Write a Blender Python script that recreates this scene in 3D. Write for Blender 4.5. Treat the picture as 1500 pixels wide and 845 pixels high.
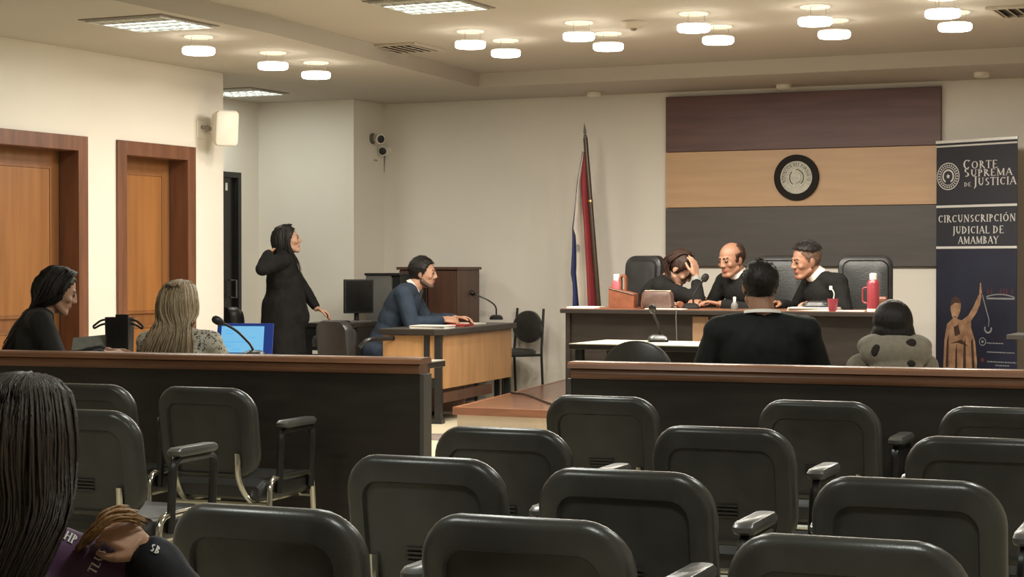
import bpy, bmesh, math, random
import numpy as np
from mathutils import Vector, Matrix, Euler, noise
from mathutils.bvhtree import BVHTree
random.seed(7)
for o in list(bpy.data.objects): bpy.data.objects.remove(o)
S = bpy.context.scene
COL = S.collection
PI = math.pi
# ------------------------------------------------------------------ camera
FPX, EYE, YAW, HORIZON = 2680.0, 1.40, math.radians(25), 385.0
PITCH = math.atan((422.5 - HORIZON) / FPX)
cd = bpy.data.cameras.new('camera'); cam = bpy.data.objects.new('camera', cd); COL.objects.link(cam)
cd.sensor_width = 36.0; cd.lens = 36.0 * FPX / 1500.0; cd.clip_start = .05; cd.clip_end = 100
cam.location = (0, 0, EYE); cam.rotation_euler = (PI/2 - PITCH, 0, YAW)
S.camera = cam
# ------------------------------------------------------------------ world, exposure
w = bpy.data.worlds.new('world'); S.world = w; w.use_nodes = True
w.node_tree.nodes['Background'].inputs[0].default_value = (.9, .85, .75, 1)
w.node_tree.nodes['Background'].inputs[1].default_value = .02
S.view_settings.view_transform = 'Standard'; S.view_settings.look = 'None'
S.view_settings.exposure = 0.92; S.view_settings.gamma = 1.0; S.view_settings.use_curve_mapping = False
LAMP_W = 15.0          # watts of each round ceiling lamp
LAMP_E = 9.0           # glow of the lamp bodies
TROFFER_W = 7.0
AUD_FILL_W = 22.0            # fill from the unseen fittings added over the audience
LAMP_COL = (1.0, .935, .82)
# ------------------------------------------------------------------ pixel -> place
R_ = Vector((math.cos(YAW), math.sin(YAW), 0)); FH = Vector((-math.sin(YAW), math.cos(YAW), 0)); ZZ = Vector((0, 0, 1))
F_ = FH*math.cos(PITCH) - ZZ*math.sin(PITCH); U_ = ZZ*math.cos(PITCH) + FH*math.sin(PITCH)
EYEV = Vector((0, 0, EYE))
def ray(x, y): return F_ + R_*((x-750)/FPX) - U_*((y-422.5)/FPX)
def at(x, y, d): return EYEV + ray(x, y)*d
def onz(x, y, z): r = ray(x, y); return EYEV + r*((z-EYE)/r.z)
def onY(x, y, Y): r = ray(x, y); return EYEV + r*(Y/r.y)
def onX(x, y, X): r = ray(x, y); return EYEV + r*(X/r.x)
def facing(a): return YAW - math.radians(a)      # 0 = away from the viewer, 90 = towards picture right
# ------------------------------------------------------------------ materials
def mat(name, col, rough=.6, metal=0, var=.08, scale=8, bump=0, bscale=60, stretch=(1, 1, 1), emit=None, estr=0, spec=.5, col2=None, coat=0, sheen=0):
    m = bpy.data.materials.new(name); m.use_nodes = True
    nt = m.node_tree; b = nt.nodes['Principled BSDF']
    b.inputs['Roughness'].default_value = rough; b.inputs['Metallic'].default_value = metal
    b.inputs['Specular IOR Level'].default_value = spec; b.inputs['Coat Weight'].default_value = coat
    b.inputs['Sheen Weight'].default_value = sheen
    tc = nt.nodes.new('ShaderNodeTexCoord'); mp = nt.nodes.new('ShaderNodeMapping'); mp.inputs['Scale'].default_value = stretch
    nt.links.new(tc.outputs['Object'], mp.inputs['Vector'])
    n = nt.nodes.new('ShaderNodeTexNoise'); n.inputs['Scale'].default_value = scale; n.inputs['Detail'].default_value = 4
    nt.links.new(mp.outputs['Vector'], n.inputs['Vector'])
    cr = nt.nodes.new('ShaderNodeValToRGB')
    c2 = col2 or tuple(min(1, c*(1+var)) for c in col); c1 = col if col2 else tuple(c*(1-var) for c in col)
    cr.color_ramp.elements[0].position = .3; cr.color_ramp.elements[1].position = .7
    cr.color_ramp.elements[0].color = (*c1, 1); cr.color_ramp.elements[1].color = (*c2, 1)
    nt.links.new(n.outputs['Fac'], cr.inputs['Fac']); nt.links.new(cr.outputs['Color'], b.inputs['Base Color'])
    if bump:
        n2 = nt.nodes.new('ShaderNodeTexNoise'); n2.inputs['Scale'].default_value = bscale; n2.inputs['Detail'].default_value = 3
        nt.links.new(mp.outputs['Vector'], n2.inputs['Vector'])
        bp = nt.nodes.new('ShaderNodeBump'); bp.inputs['Strength'].default_value = bump; bp.inputs['Distance'].default_value = .01
        nt.links.new(n2.outputs['Fac'], bp.inputs['Height']); nt.links.new(bp.outputs['Normal'], b.inputs['Normal'])
    if emit:
        b.inputs['Emission Color'].default_value = (*emit, 1); b.inputs['Emission Strength'].default_value = estr
    return m
M = {}
M['wall'] = mat('wall_paint', (.74, .695, .615), .75, var=.02, scale=1.5, bump=.05, bscale=90)
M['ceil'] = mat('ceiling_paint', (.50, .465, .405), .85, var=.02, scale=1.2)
M['tile'] = mat('cream_tile', (.66, .58, .42), .3, var=.05, scale=3)
M['greytile'] = mat('grey_tile', (.24, .2, .18), .35, var=.08, scale=5)
M['platwood'] = mat('platform_wood', (.15, .07, .042), .22, var=.35, scale=3, stretch=(1, 12, 1))
M['nosing'] = mat('nosing_wood', (.24, .1, .055), .3, var=.2, scale=4, stretch=(1, 8, 8))
M['riser'] = mat('riser_paint', (.68, .58, .42), .6, var=.03)
M['casing'] = mat('casing_wood', (.16, .066, .034), .4, var=.25, scale=3, stretch=(6, 6, .6))
M['doorwood'] = mat('door_wood', (.29, .12, .034), .45, var=.16, scale=2.2, stretch=(7, 7, .5))
M['dooredge'] = mat('door_edge_wood', (.22, .09, .028), .45, var=.16, scale=2.2, stretch=(7, 7, .5))
M['brass'] = mat('brass', (.5, .36, .16), .3, 1)
M['black'] = mat('black_plastic', (.012, .012, .012), .38, var=.2)
M['blackglass'] = mat('black_glass', (.01, .01, .009), .25, var=.1)
M['darkwood'] = mat('dark_laminate', (.020, .015, .012), .42, var=.3, scale=4, stretch=(1, 1, 5))
M['capwood'] = mat('cap_wood', (.19, .085, .045), .3, var=.2, scale=4, stretch=(.6, 8, 8))
M['endgrey'] = mat('end_panel', (.06, .055, .05), .5, var=.1)
M['whitetop'] = mat('pale_laminate', (.62, .58, .46), .4, var=.03)
M['oak'] = mat('light_oak', (.40, .215, .088), .45, var=.14, scale=2.5, stretch=(5, 5, .8))
M['oakdull'] = mat('dull_oak', (.24, .145, .08), .45, var=.14, scale=2.5, stretch=(5, 5, .8))
M['brownwood'] = mat('brown_cabinet', (.085, .04, .026), .4, var=.2, scale=3, stretch=(6, 6, .6))
M['vinyl'] = mat('chair_vinyl', (.038, .037, .035), .36, var=.12, scale=20, bump=.04, bscale=300)
M['shell'] = mat('chair_shell', (.036, .035, .032), .32, var=.15, scale=12, bump=.05, bscale=250)
M['pad'] = mat('arm_pad', (.085, .083, .078), .3, var=.1)
M['chrome'] = mat('chrome', (.72, .70, .64), .16, 1, var=.03)
M['leather'] = mat('black_leather', (.022, .022, .022), .36, var=.2, scale=10, bump=.12, bscale=60)
M['white'] = mat('white_plastic', (.74, .70, .60), .45, var=.02)
M['lampglow'] = mat('lamp_glow', (.9, .86, .75), .5, emit=(1, .93, .80), estr=LAMP_E)
M['lampcapglow'] = mat('lamp_canopy_glow', (.86, .80, .66), .5, emit=(1, .88, .68), estr=.40)  # lamplight on the canopy is put into its material as emission
M['alum'] = mat('louvre_aluminium', (.78, .79, .76), .35, .5, var=.05)
M['greyrim'] = mat('grey_rim', (.22, .19, .16), .6, var=.05)
M['tube'] = mat('tube_glow', (.9, .9, .88), .4, emit=(.92, 1, .95), estr=3.0)
M['ventdark'] = mat('vent_dark', (.05, .045, .04), .7)
M['vent'] = mat('vent_paint', (.5, .45, .37), .6, var=.03)
M['marron'] = mat('stained_maroon_wood', (.105, .045, .036), .42, var=.22, scale=2.2, stretch=(.7, 8, 8))
M['tan'] = mat('natural_tan_wood', (.50, .31, .165), .42, var=.06, scale=2.2, stretch=(.7, 8, 8))
M['slate'] = mat('stained_slate_wood', (.068, .06, .054), .42, var=.14, scale=2.2, stretch=(.7, 8, 8))
M['bronze'] = mat('emblem_ring', (.014, .010, .008), .65, spec=.2)
M['silver'] = mat('emblem_silver', (.42, .40, .33), .45, .3, var=.2, scale=60, bump=.3, bscale=120)
M['silverdark'] = mat('emblem_dark_silver', (.10, .09, .07), .5, .4)  # darker silver for the seal lettering and wreath
M['navy'] = mat('banner_navy', (.018, .019, .028), .5, var=.2, scale=2)
M['navy2'] = mat('banner_photo_navy', (.010, .012, .028), .5, var=.4, scale=2.5)
M['printw'] = mat('white_print', (.62, .60, .56), .5, var=.03)
M['printgrey'] = mat('grey_print', (.22, .22, .22), .5, var=.1)
M['sepia'] = mat('sepia_print', (.19, .095, .05), .55, var=.5, scale=14, col2=(.42, .25, .14))
M['sepiad'] = mat('sepia_dark_print', (.05, .022, .014), .55, var=.3, scale=20)
M['redprint'] = mat('red_print', (.12, .02, .025), .5)
M['red'] = mat('flag_red', (.24, .022, .028), .7, var=.1, scale=6)
M['flagw'] = mat('flag_white', (.55, .50, .43), .75, var=.04)
M['blue'] = mat('flag_blue', (.018, .024, .105), .7, var=.1)
M['polewood'] = mat('pole_wood', (.055, .032, .018), .35, var=.2)
M['paper'] = mat('paper', (.74, .70, .62), .7, var=.03)
M['redfolder'] = mat('red_folder', (.36, .045, .035), .5)
M['tanleather'] = mat('tan_leather', (.20, .068, .034), .42, var=.2, scale=20)
M['purse'] = mat('brown_purse', (.105, .062, .05), .45, var=.2, scale=14, bump=.2, bscale=30)
M['pink'] = mat('pink_steel', (.38, .09, .11), .35)
M['thermos'] = mat('red_steel', (.25, .03, .04), .35, coat=.3)
M['cupred'] = mat('red_cup', (.25, .03, .05), .4)
M['screen'] = mat('lit_screen', (.1, .2, .3), .3, emit=(.18, .52, .82), estr=.45)
M['screentext'] = mat('screen_text', (.05, .2, .35), .3, emit=(.07, .32, .62), estr=.6)
M['bluecase'] = mat('blue_cover', (.012, .035, .21), .4, emit=(.015, .06, .36), estr=.15)
M['greyfab'] = mat('grey_cloth', (.24, .25, .23), .8, var=.15, scale=30)
M['metalgrey'] = mat('grey_metal', (.13, .125, .115), .5, var=.06)
M['skin'] = mat('skin', (.42, .23, .15), .5, var=.06, scale=30)
M['skind'] = mat('skin_tan', (.31, .155, .095), .5, var=.06, scale=30)
M['lip'] = mat('lips', (.33, .11, .08), .45)
M['eye'] = mat('eye_dark', (.02, .014, .01), .3)
M['brow'] = mat('brow_hair', (.02, .013, .01), .8)
M['beard'] = mat('beard_shadow', (.10, .06, .045), .75, var=.2, scale=90)
M['hairblack'] = mat('black_hair', (.012, .009, .008), .52, var=.4, scale=30, bump=.3, bscale=50, stretch=(4, 4, .4), spec=.3)
M['hairbrown'] = mat('brown_hair', (.038, .018, .012), .52, var=.4, scale=30, bump=.3, bscale=50, stretch=(4, 4, .4), spec=.3)
M['hairdk'] = mat('dark_brown_hair', (.017, .011, .009), .5, col2=(.040, .026, .019), scale=40, bump=.3, bscale=50, stretch=(4, 4, .3), spec=.3)
M['hairtip'] = mat('hair_tips', (.18, .085, .03), .42, col2=(.34, .19, .08), scale=40, stretch=(4, 4, .3))
M['hairblonde'] = mat('blonde_hair', (.17, .115, .065), .52, col2=(.40, .31, .20), scale=45, bump=.3, bscale=50, stretch=(5, 5, .3), spec=.3)
M['hairfade'] = mat('faded_hair', (.13, .075, .05), .8, var=.2, scale=60)
M['clothblack'] = mat('black_cloth', (.012, .0115, .011), .9, var=.2, scale=10, spec=.15)
M['suitdark'] = mat('dark_suit', (.013, .014, .014), .75, var=.15, scale=10, spec=.15)
M['suitblue'] = mat('blue_suit', (.030, .042, .062), .75, var=.1, scale=10, spec=.15)
M['clothcharcoal'] = mat('charcoal_cloth', (.025, .025, .024), .8, var=.15, scale=10, spec=.15)
M['shirt'] = mat('white_shirt', (.72, .68, .62), .7, var=.02)
M['tie'] = mat('dark_tie', (.02, .02, .026), .6)
M['fleece'] = mat('grey_fleece', (.22, .185, .14), .95, var=.1, scale=50, bump=.3, bscale=180, sheen=.2)
M['fleecedark'] = mat('dark_fleece', (.02, .016, .013), .95, var=.1)
M['purple'] = mat('purple_jacket', (.045, .012, .042), .6, col2=(.075, .024, .07), scale=9)
M['navyjacket'] = mat('black_navy_jacket', (.010, .010, .015), .65, var=.2, spec=.25)
M['trousers'] = mat('dark_trousers', (.015, .015, .017), .8, spec=.15)
M['shoe'] = mat('black_shoe', (.012, .011, .01), .35)
def print_mat(name, base, spot, scale):
    m = bpy.data.materials.new(name); m.use_nodes = True; nt = m.node_tree; b = nt.nodes['Principled BSDF']
    b.inputs['Roughness'].default_value = .8
    tc = nt.nodes.new('ShaderNodeTexCoord'); v = nt.nodes.new('ShaderNodeTexVoronoi'); v.inputs['Scale'].default_value = scale
    n = nt.nodes.new('ShaderNodeTexNoise'); n.inputs['Scale'].default_value = scale*1.4
    nt.links.new(tc.outputs['Object'], n.inputs['Vector'])
    a = nt.nodes.new('ShaderNodeMixRGB'); a.blend_type = 'ADD'; a.inputs[0].default_value = .07
    nt.links.new(tc.outputs['Object'], a.inputs[1]); nt.links.new(n.outputs['Color'], a.inputs[2]); nt.links.new(a.outputs[0], v.inputs['Vector'])
    cr = nt.nodes.new('ShaderNodeValToRGB'); cr.color_ramp.interpolation = 'CONSTANT'
    cr.color_ramp.elements[0].color = (*spot, 1); cr.color_ramp.elements[1].position = .38; cr.color_ramp.elements[1].color = (*base, 1)
    nt.links.new(v.outputs['Distance'], cr.inputs['Fac']); nt.links.new(cr.outputs['Color'], b.inputs['Base Color'])
    return m
M['blouse'] = print_mat('spotted_blouse', (.46, .42, .35), (.045, .05, .045), 42)
# ------------------------------------------------------------------ mesh helpers
def mesh_obj(name, me, m=None, parent=None, smooth=False):
    o = bpy.data.objects.new(name, me); COL.objects.link(o)
    if m is not None and not me.materials: me.materials.append(m)
    if parent is not None: o.parent = parent
    if smooth:
        me.polygons.foreach_set('use_smooth', [True]*len(me.polygons))
        if smooth != 'all': me.set_sharp_from_angle(angle=math.radians(40))
    return o
def obj(name, bm, m=None, parent=None, smooth=False):
    me = bpy.data.meshes.new(name); bmesh.ops.recalc_face_normals(bm, faces=bm.faces); bm.to_mesh(me); bm.free()
    return mesh_obj(name, me, m, parent, smooth)
def NB(): return bmesh.new()
def box(bm, x0, x1, y0, y1, z0, z1, bev=0, mtx=None):
    r = bmesh.ops.create_cube(bm, size=1)
    vs = r['verts']
    for v in vs: v.co = Vector(((x0+x1)/2 + v.co.x*(x1-x0), (y0+y1)/2 + v.co.y*(y1-y0), (z0+z1)/2 + v.co.z*(z1-z0)))
    if mtx: 
        for v in vs: v.co = mtx @ v.co
    if bev:
        es = list({e for v in vs for e in v.link_edges})
        bmesh.ops.bevel(bm, geom=es, offset=bev, segments=2, affect='EDGES', profile=.6)
    return bm
def rings(bm, loops, cap0=True, cap1=True, closed=True):
    L = [[bm.verts.new(p) for p in lp] for lp in loops]
    n = len(L[0])
    for a, b in zip(L, L[1:]):
        for i in range(n if closed else n-1):
            j = (i+1) % n
            try: bm.faces.new((a[i], a[j], b[j], b[i]))
            except ValueError: pass
    if cap0: bm.faces.new(L[0][::-1])
    if cap1: bm.faces.new(L[-1])
    return bm
def tube(bm, pts, r, n=10, cap=True):
    pts = [Vector(p) for p in pts]; rs = r if isinstance(r, (list, tuple)) else [r]*len(pts)
    loops = []; up = None
    for i, p in enumerate(pts):
        d = (pts[min(i+1, len(pts)-1)] - pts[max(i-1, 0)]).normalized()
        if up is None:
            up = Vector((0, 0, 1)) if abs(d.z) < .9 else Vector((1, 0, 0))
        a = d.cross(up).normalized(); up = a.cross(d).normalized()
        loops.append([p + (a*math.cos(2*PI*k/n) + up*math.sin(2*PI*k/n))*rs[i] for k in range(n)])
    return rings(bm, loops, cap, cap)
def arcpts(pts, r, n=5):
    """polyline with rounded corners"""
    pts = [Vector(p) for p in pts]; out = [pts[0]]
    for a, b, c in zip(pts, pts[1:], pts[2:]):
        d1 = (a-b); d2 = (c-b); q = min(r, d1.length*.49, d2.length*.49)
        p1 = b + d1.normalized()*q; p2 = b + d2.normalized()*q
        for k in range(n+1):
            t = k/n; out.append(p1*(1-t)**2 + b*2*t*(1-t) + p2*t*t)
    return out + [pts[-1]]
def lathe(bm, prof, n=24, c=(0, 0, 0)):
    c = Vector(c)
    loops = [[c + Vector((max(r, 1e-4)*math.cos(2*PI*k/n), max(r, 1e-4)*math.sin(2*PI*k/n), z)) for k in range(n)] for r, z in prof]
    return rings(bm, loops)
def prism(bm, poly, z0, z1):
    return rings(bm, [[Vector((p[0], p[1], z0)) for p in poly], [Vector((p[0], p[1], z1)) for p in poly]])
def rrect(wd, ht, r, n=6, cx=0, cz=0):
    out = []
    for (sx, sz, a0) in ((1, -1, -PI/2), (1, 1, 0), (-1, 1, PI/2), (-1, -1, PI)):
        for k in range(n+1):
            a = a0 + PI/2*k/n
            out.append((cx + sx*(wd/2-r) + r*math.cos(a), cz + sz*(ht/2-r) + r*math.sin(a)))
    return out
def tag(o, label=None, cat=None, group=None, kind=None):
    if label: o['label'] = label
    if cat: o['category'] = cat
    if group: o['group'] = group
    if kind: o['kind'] = kind
    return o
def thing(name, label, cat, loc=(0, 0, 0), rz=0, group=None):
    o = bpy.data.objects.new(name, None); COL.objects.link(o); o.location = loc; o.rotation_euler = (0, 0, rz)
    o.empty_display_size = .1
    return tag(o, label, cat, group)
def struct(name, bm, m, smooth=False, label=None):
    o = obj(name, bm, m, None, smooth); return tag(o, label, None, None, 'structure')
def copy_tree(o, parent=None):
    c = o.copy(); COL.objects.link(c); c.parent = parent
    for ch in list(o.children): copy_tree(ch, c)
    return c
# ================================================================== THE ROOM
XL, XA, XR = -8.21, -9.45, 2.0         # left wall, alcove wall, right wall
YB, YA, YE, YR = 15.2, 14.62, 12.19, -2.6   # back wall, alcove back, end of left wall, rear wall
XRET = -8.42
ZS, ZT = 2.90, 3.02                    # soffit, raised tray
L1, L2 = .15, .36                      # court floor, bench platform
TX, TY = -6.88, 14.08                  # tray corner
# barrier line
BL0, BL1 = at(-60, 513, 8.80), at(613, 525, 8.05)
BR0, BR1 = at(835, 530, 7.76), at(1620, 545.3, 7.0)
bm = NB(); box(bm, XA-.2, XR+.2, YR-.2, YB+.2, -.2, 0); fl = struct('floor', bm, M['tile'])
bm = NB(); box(bm, XA-.2, XR+.2, YR-.2, YB+.2, ZT, ZT+.2); struct('ceiling', bm, M['ceil'])
bm = NB(); prism(bm, [(XA-.2, YR-.2), (-6.45, YR-.2), (-6.5, 10.2), (TX, TY), (TX, YB+.2), (XA-.2, YB+.2)], ZS, ZT); struct('ceiling_soffit_side', bm, M['ceil'])
bm = NB(); box(bm, TX, XR+.2, TY, YB+.2, ZS, ZT); struct('ceiling_soffit_back', bm, M['ceil'])
bm = NB(); box(bm, XRET, XR+.2, YB, YB+.2, 0, ZS); struct('wall_back', bm, M['wall'])
bm = NB(); box(bm, XA-.2, XRET, YA, YB+.2, 0, ZS); struct('wall_alcove_back', bm, M['wall'])
bm = NB(); box(bm, XR, XR+.2, YR, YB, 0, ZT); struct('wall_right', bm, M['wall'])
bm = NB(); box(bm, XA-.2, XR+.2, YR-.2, YR, 0, ZT); struct('wall_rear', bm, M['wall'])
# alcove side wall with a black door in it
ya0, ya1 = 12.55, onX(352, 300, XA).y
zd = onX(352, 253, XA).z
bm = NB(); box(bm, XA-.2, XA, YE, ya0, 0, ZS); box(bm, XA-.2, XA, ya1, YA, 0, ZS); box(bm, XA-.2, XA, ya0, ya1, zd, ZS)
struct('wall_alcove_side', bm, M['wall'])
bm = NB(); box(bm, XA-.1, XA-.03, ya0, ya1, L1, zd); d3 = struct('door_3', bm, M['blackglass'])
bm = NB()
box(bm, XA-.12, XA+.012, ya0, ya0+.05, L1, zd); box(bm, XA-.12, XA+.012, ya1-.05, ya1, L1, zd); box(bm, XA-.12, XA+.012, ya0+.05, ya1-.05, zd-.05, zd)
obj('door_frame', bm, M['black'], d3)
bm = NB(); tube(bm, [(XA-.03, ya1-.11, 1.08), (XA+.03, ya1-.11, 1.08), (XA+.03, ya1-.11, 1.24), (XA-.03, ya1-.11, 1.24)], .008, 8); obj('door_handle', bm, M['metalgrey'], d3, True)
bm = NB(); box(bm, XA-.03, XA-.026, ya1-.2, ya1-.17, zd-.17, zd-.10); obj('sticker', bm, M['paper'], d3)
# left wall with two doors
def dy(px): return onX(px, 330, XL).y
D1 = (dy(126)-1.05, dy(126)); D2 = (dy(170), dy(284))
zdo = onX(123, 199, XL).z; zdo2 = onX(225, 211, XL).z; zdo = zdo2 = (zdo+zdo2)/2
CW = .105; TH = .28
bm = NB()
box(bm, XL-TH, XL, YR, D1[0]+CW*.6, 0, ZS); box(bm, XL-TH, XL, D1[1]-CW*.6, D2[0]+CW*.6, 0, ZS); box(bm, XL-TH, XL, D2[1]-CW*.6, YE, 0, ZS)
for D in (D1, D2): box(bm, XL-TH, XL, D[0]+CW*.6, D[1]-CW*.6, zdo-CW*.6, ZS)
struct('wall_left', bm, M['wall'])
bm = NB(); box(bm, XA, XL-TH, YE-.28, YE, 0, ZS); struct('wall_alcove_front', bm, M['wall'])
def panel_door(n, D):
    a, b = D
    bm = NB(); box(bm, XL-.20, XL-.155, a+CW, b-CW, L1, zdo-CW); d = struct('door_%d' % n, bm, M['dooredge'])
    z0, z1 = L1, zdo-CW
    for nm, (y0, y1, q0, q1) in dict(c=(a, a+CW, L1, zdo), d=(b-CW, b, L1, zdo)).items():
        bm = NB(); box(bm, XL-.15, XL+.022, y0, y1, q0, q1, .004); obj('door_jamb', bm, M['casing'], d)
    bm = NB(); box(bm, XL-.15, XL+.022, a+CW, b-CW, zdo-CW, zdo, .004); obj('door_header', bm, M['casing'], d)
    st = .115
    for (q0, q1) in ((z1-.13-1.02, z1-.13), (z0+.2, z1-.13-1.02-.13)):
        bm = NB(); box(bm, XL-.155, XL-.143, a+CW+st, b-CW-st, q0, q1, .006); obj('door_panel', bm, M['doorwood'], d)
        bm = NB()
        for (yy0, yy1, zz0, zz1) in ((a+CW+st-.02, a+CW+st, q0-.02, q1+.02), (b-CW-st, b-CW-st+.02, q0-.02, q1+.02), (a+CW+st, b-CW-st, q0-.02, q0), (a+CW+st, b-CW-st, q1, q1+.02)):
            box(bm, XL-.155, XL-.139, yy0, yy1, zz0, zz1, .003)
        obj('panel_moulding', bm, M['dooredge'], d)
    bm = NB(); lathe(bm, [(.028, 0), (.028, .006), (.012, .01), (.012, .035)], 16)
    for v in bm.verts: v.co = Vector((XL-.155+v.co.z, a+CW+.06+v.co.x, L1+1.0+v.co.y))
    tube(bm, [(XL-.125, a+CW+.06, L1+1.0), (XL-.118, a+CW+.17, L1+1.0)], .009, 8); obj('door_handle', bm, M['brass'], d, True)
panel_door(1, D1); panel_door(2, D2)
# court floor (one step up, starts at the barrier) and bench platform
def lineY(p, q, x): t = (x-p.x)/(q.x-p.x); return p.y + (q.y-p.y)*t
bm = NB(); prism(bm, [(XA, lineY(BL0, BR1, XA)+.03), (XR, lineY(BL0, BR1, XR)+.03), (XR, YB), (XA, YB)], 0, L1)
cf = struct('floor_court', bm, M['tile'])
g0, g1 = onz(640, 645, L1).y, onz(640, 635.5, L1).y
bm = NB(); box(bm, -8.0, -4.9, g0, g1, L1, L1+.003); obj('border_strip', bm, M['greytile'], cf)
PA, PB = onz(663, 596, L2), onz(832, 554, L2)
pxl = lambda y: PA.x + (PB.x-PA.x)*(y-PA.y)/(PB.y-PA.y)
bm = NB(); prism(bm, [(PA.x+.025, PA.y+.025), (XR, PA.y+.025), (XR, YB), (pxl(YB)+.025, YB)], L1, L2-.05); pf = struct('floor_bench_platform', bm, M['riser'])
# the platform's boards
n = 10; wdt = (YB-PA.y)/n
for i in range(n):
    y0, y1 = PA.y+wdt*i, PA.y+wdt*(i+1)-.003
    if i == 0: y0 += .045
    bm = NB(); prism(bm, [(pxl(y0)+.04, y0), (XR, y0), (XR, y1), (pxl(y1)+.04, y1)], L2-.05, L2-.002); obj('floor_board', bm, M['platwood'], pf)
bm = NB(); prism(bm, [(PA.x, PA.y), (XR, PA.y), (XR, PA.y+.042), (PA.x+.036, PA.y+.042), (pxl(YB)+.036, YB), (pxl(YB), YB)], L2-.055, L2)
obj('nosing', bm, M['nosing'], pf)
# barriers
def barrier(name, p, q, label, endr=False):
    d = Vector((q.x-p.x, q.y-p.y, 0)); Ln = d.length; rz = math.atan2(d.y, d.x)
    t = thing(name, label, 'barrier', (p.x, p.y, 0), rz, None)
    zt = .98
    bm = NB(); box(bm, 0, Ln, .02, .11, 0, zt-.07); obj('panel', bm, M['darkwood'], t)
    bm = NB()
    prof = [(0, zt-.026), (.004, zt-.008), (.016, zt), (.12, zt), (.132, zt-.008), (.136, zt-.026)]
    rings(bm, [[Vector((x, y-.004, z)) for y, z in prof] for x in (-.012, Ln+.012)])
    obj('cap_rail', bm, M['capwood'], t, True)
    bm = NB(); prof = [(.008, zt-.07), (.003, zt-.06), (.006, zt-.038), (.014, zt-.028), (.115, zt-.028), (.12, zt-.07)]
    rings(bm, [[Vector((x, y, z)) for y, z in prof] for x in (0, Ln)]); obj('moulding', bm, M['capwood'], t, True)
    for x in ([Ln, ] if endr else [0, ]):
        bm = NB(); box(bm, x, x+.018 if endr else x-.018, .016, .114, 0, zt-.072); obj('end_panel', bm, M['endgrey'], t)
    return t
barrier('court_barrier', BL0, BL1, 'dark court barrier with brown rail in front of the two seated women', True)
barrier('court_barrier', BR0, BR1, 'dark court barrier with brown rail in front of the man in dark suit')
# ------------------------------------------------------------------ wall panel and emblem
YP = YB-.05
pl = onY(975, 250, YP).x; pr = onY(1378, 200, YP).x
def zY(px, py): return onY(px, py, YP).z
zt_ = ZS-.045; z3 = (zY(975, 390)+zY(1370, 390))/2; zs1 = (zY(975, 223.8)+zY(1370, 212))/2; zs2 = (zY(975, 305)+zY(1370, 299))/2
wp = thing('wall_panel', 'wooden wall panel of maroon, tan and slate bands behind the judges', 'panel', ((pl+pr)/2, YB, z3))
for nm, za, zb, m in (('maroon_band', zs1+.002, zt_, 'marron'), ('tan_band', zs2+.002, zs1-.002, 'tan'), ('slate_band', z3, zs2-.002, 'slate')):
    bm = NB(); box(bm, pl-wp.location.x, pr-wp.location.x, -.05, 0, za-z3, zb-z3, .003); obj(nm, bm, M[m], wp)
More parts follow.
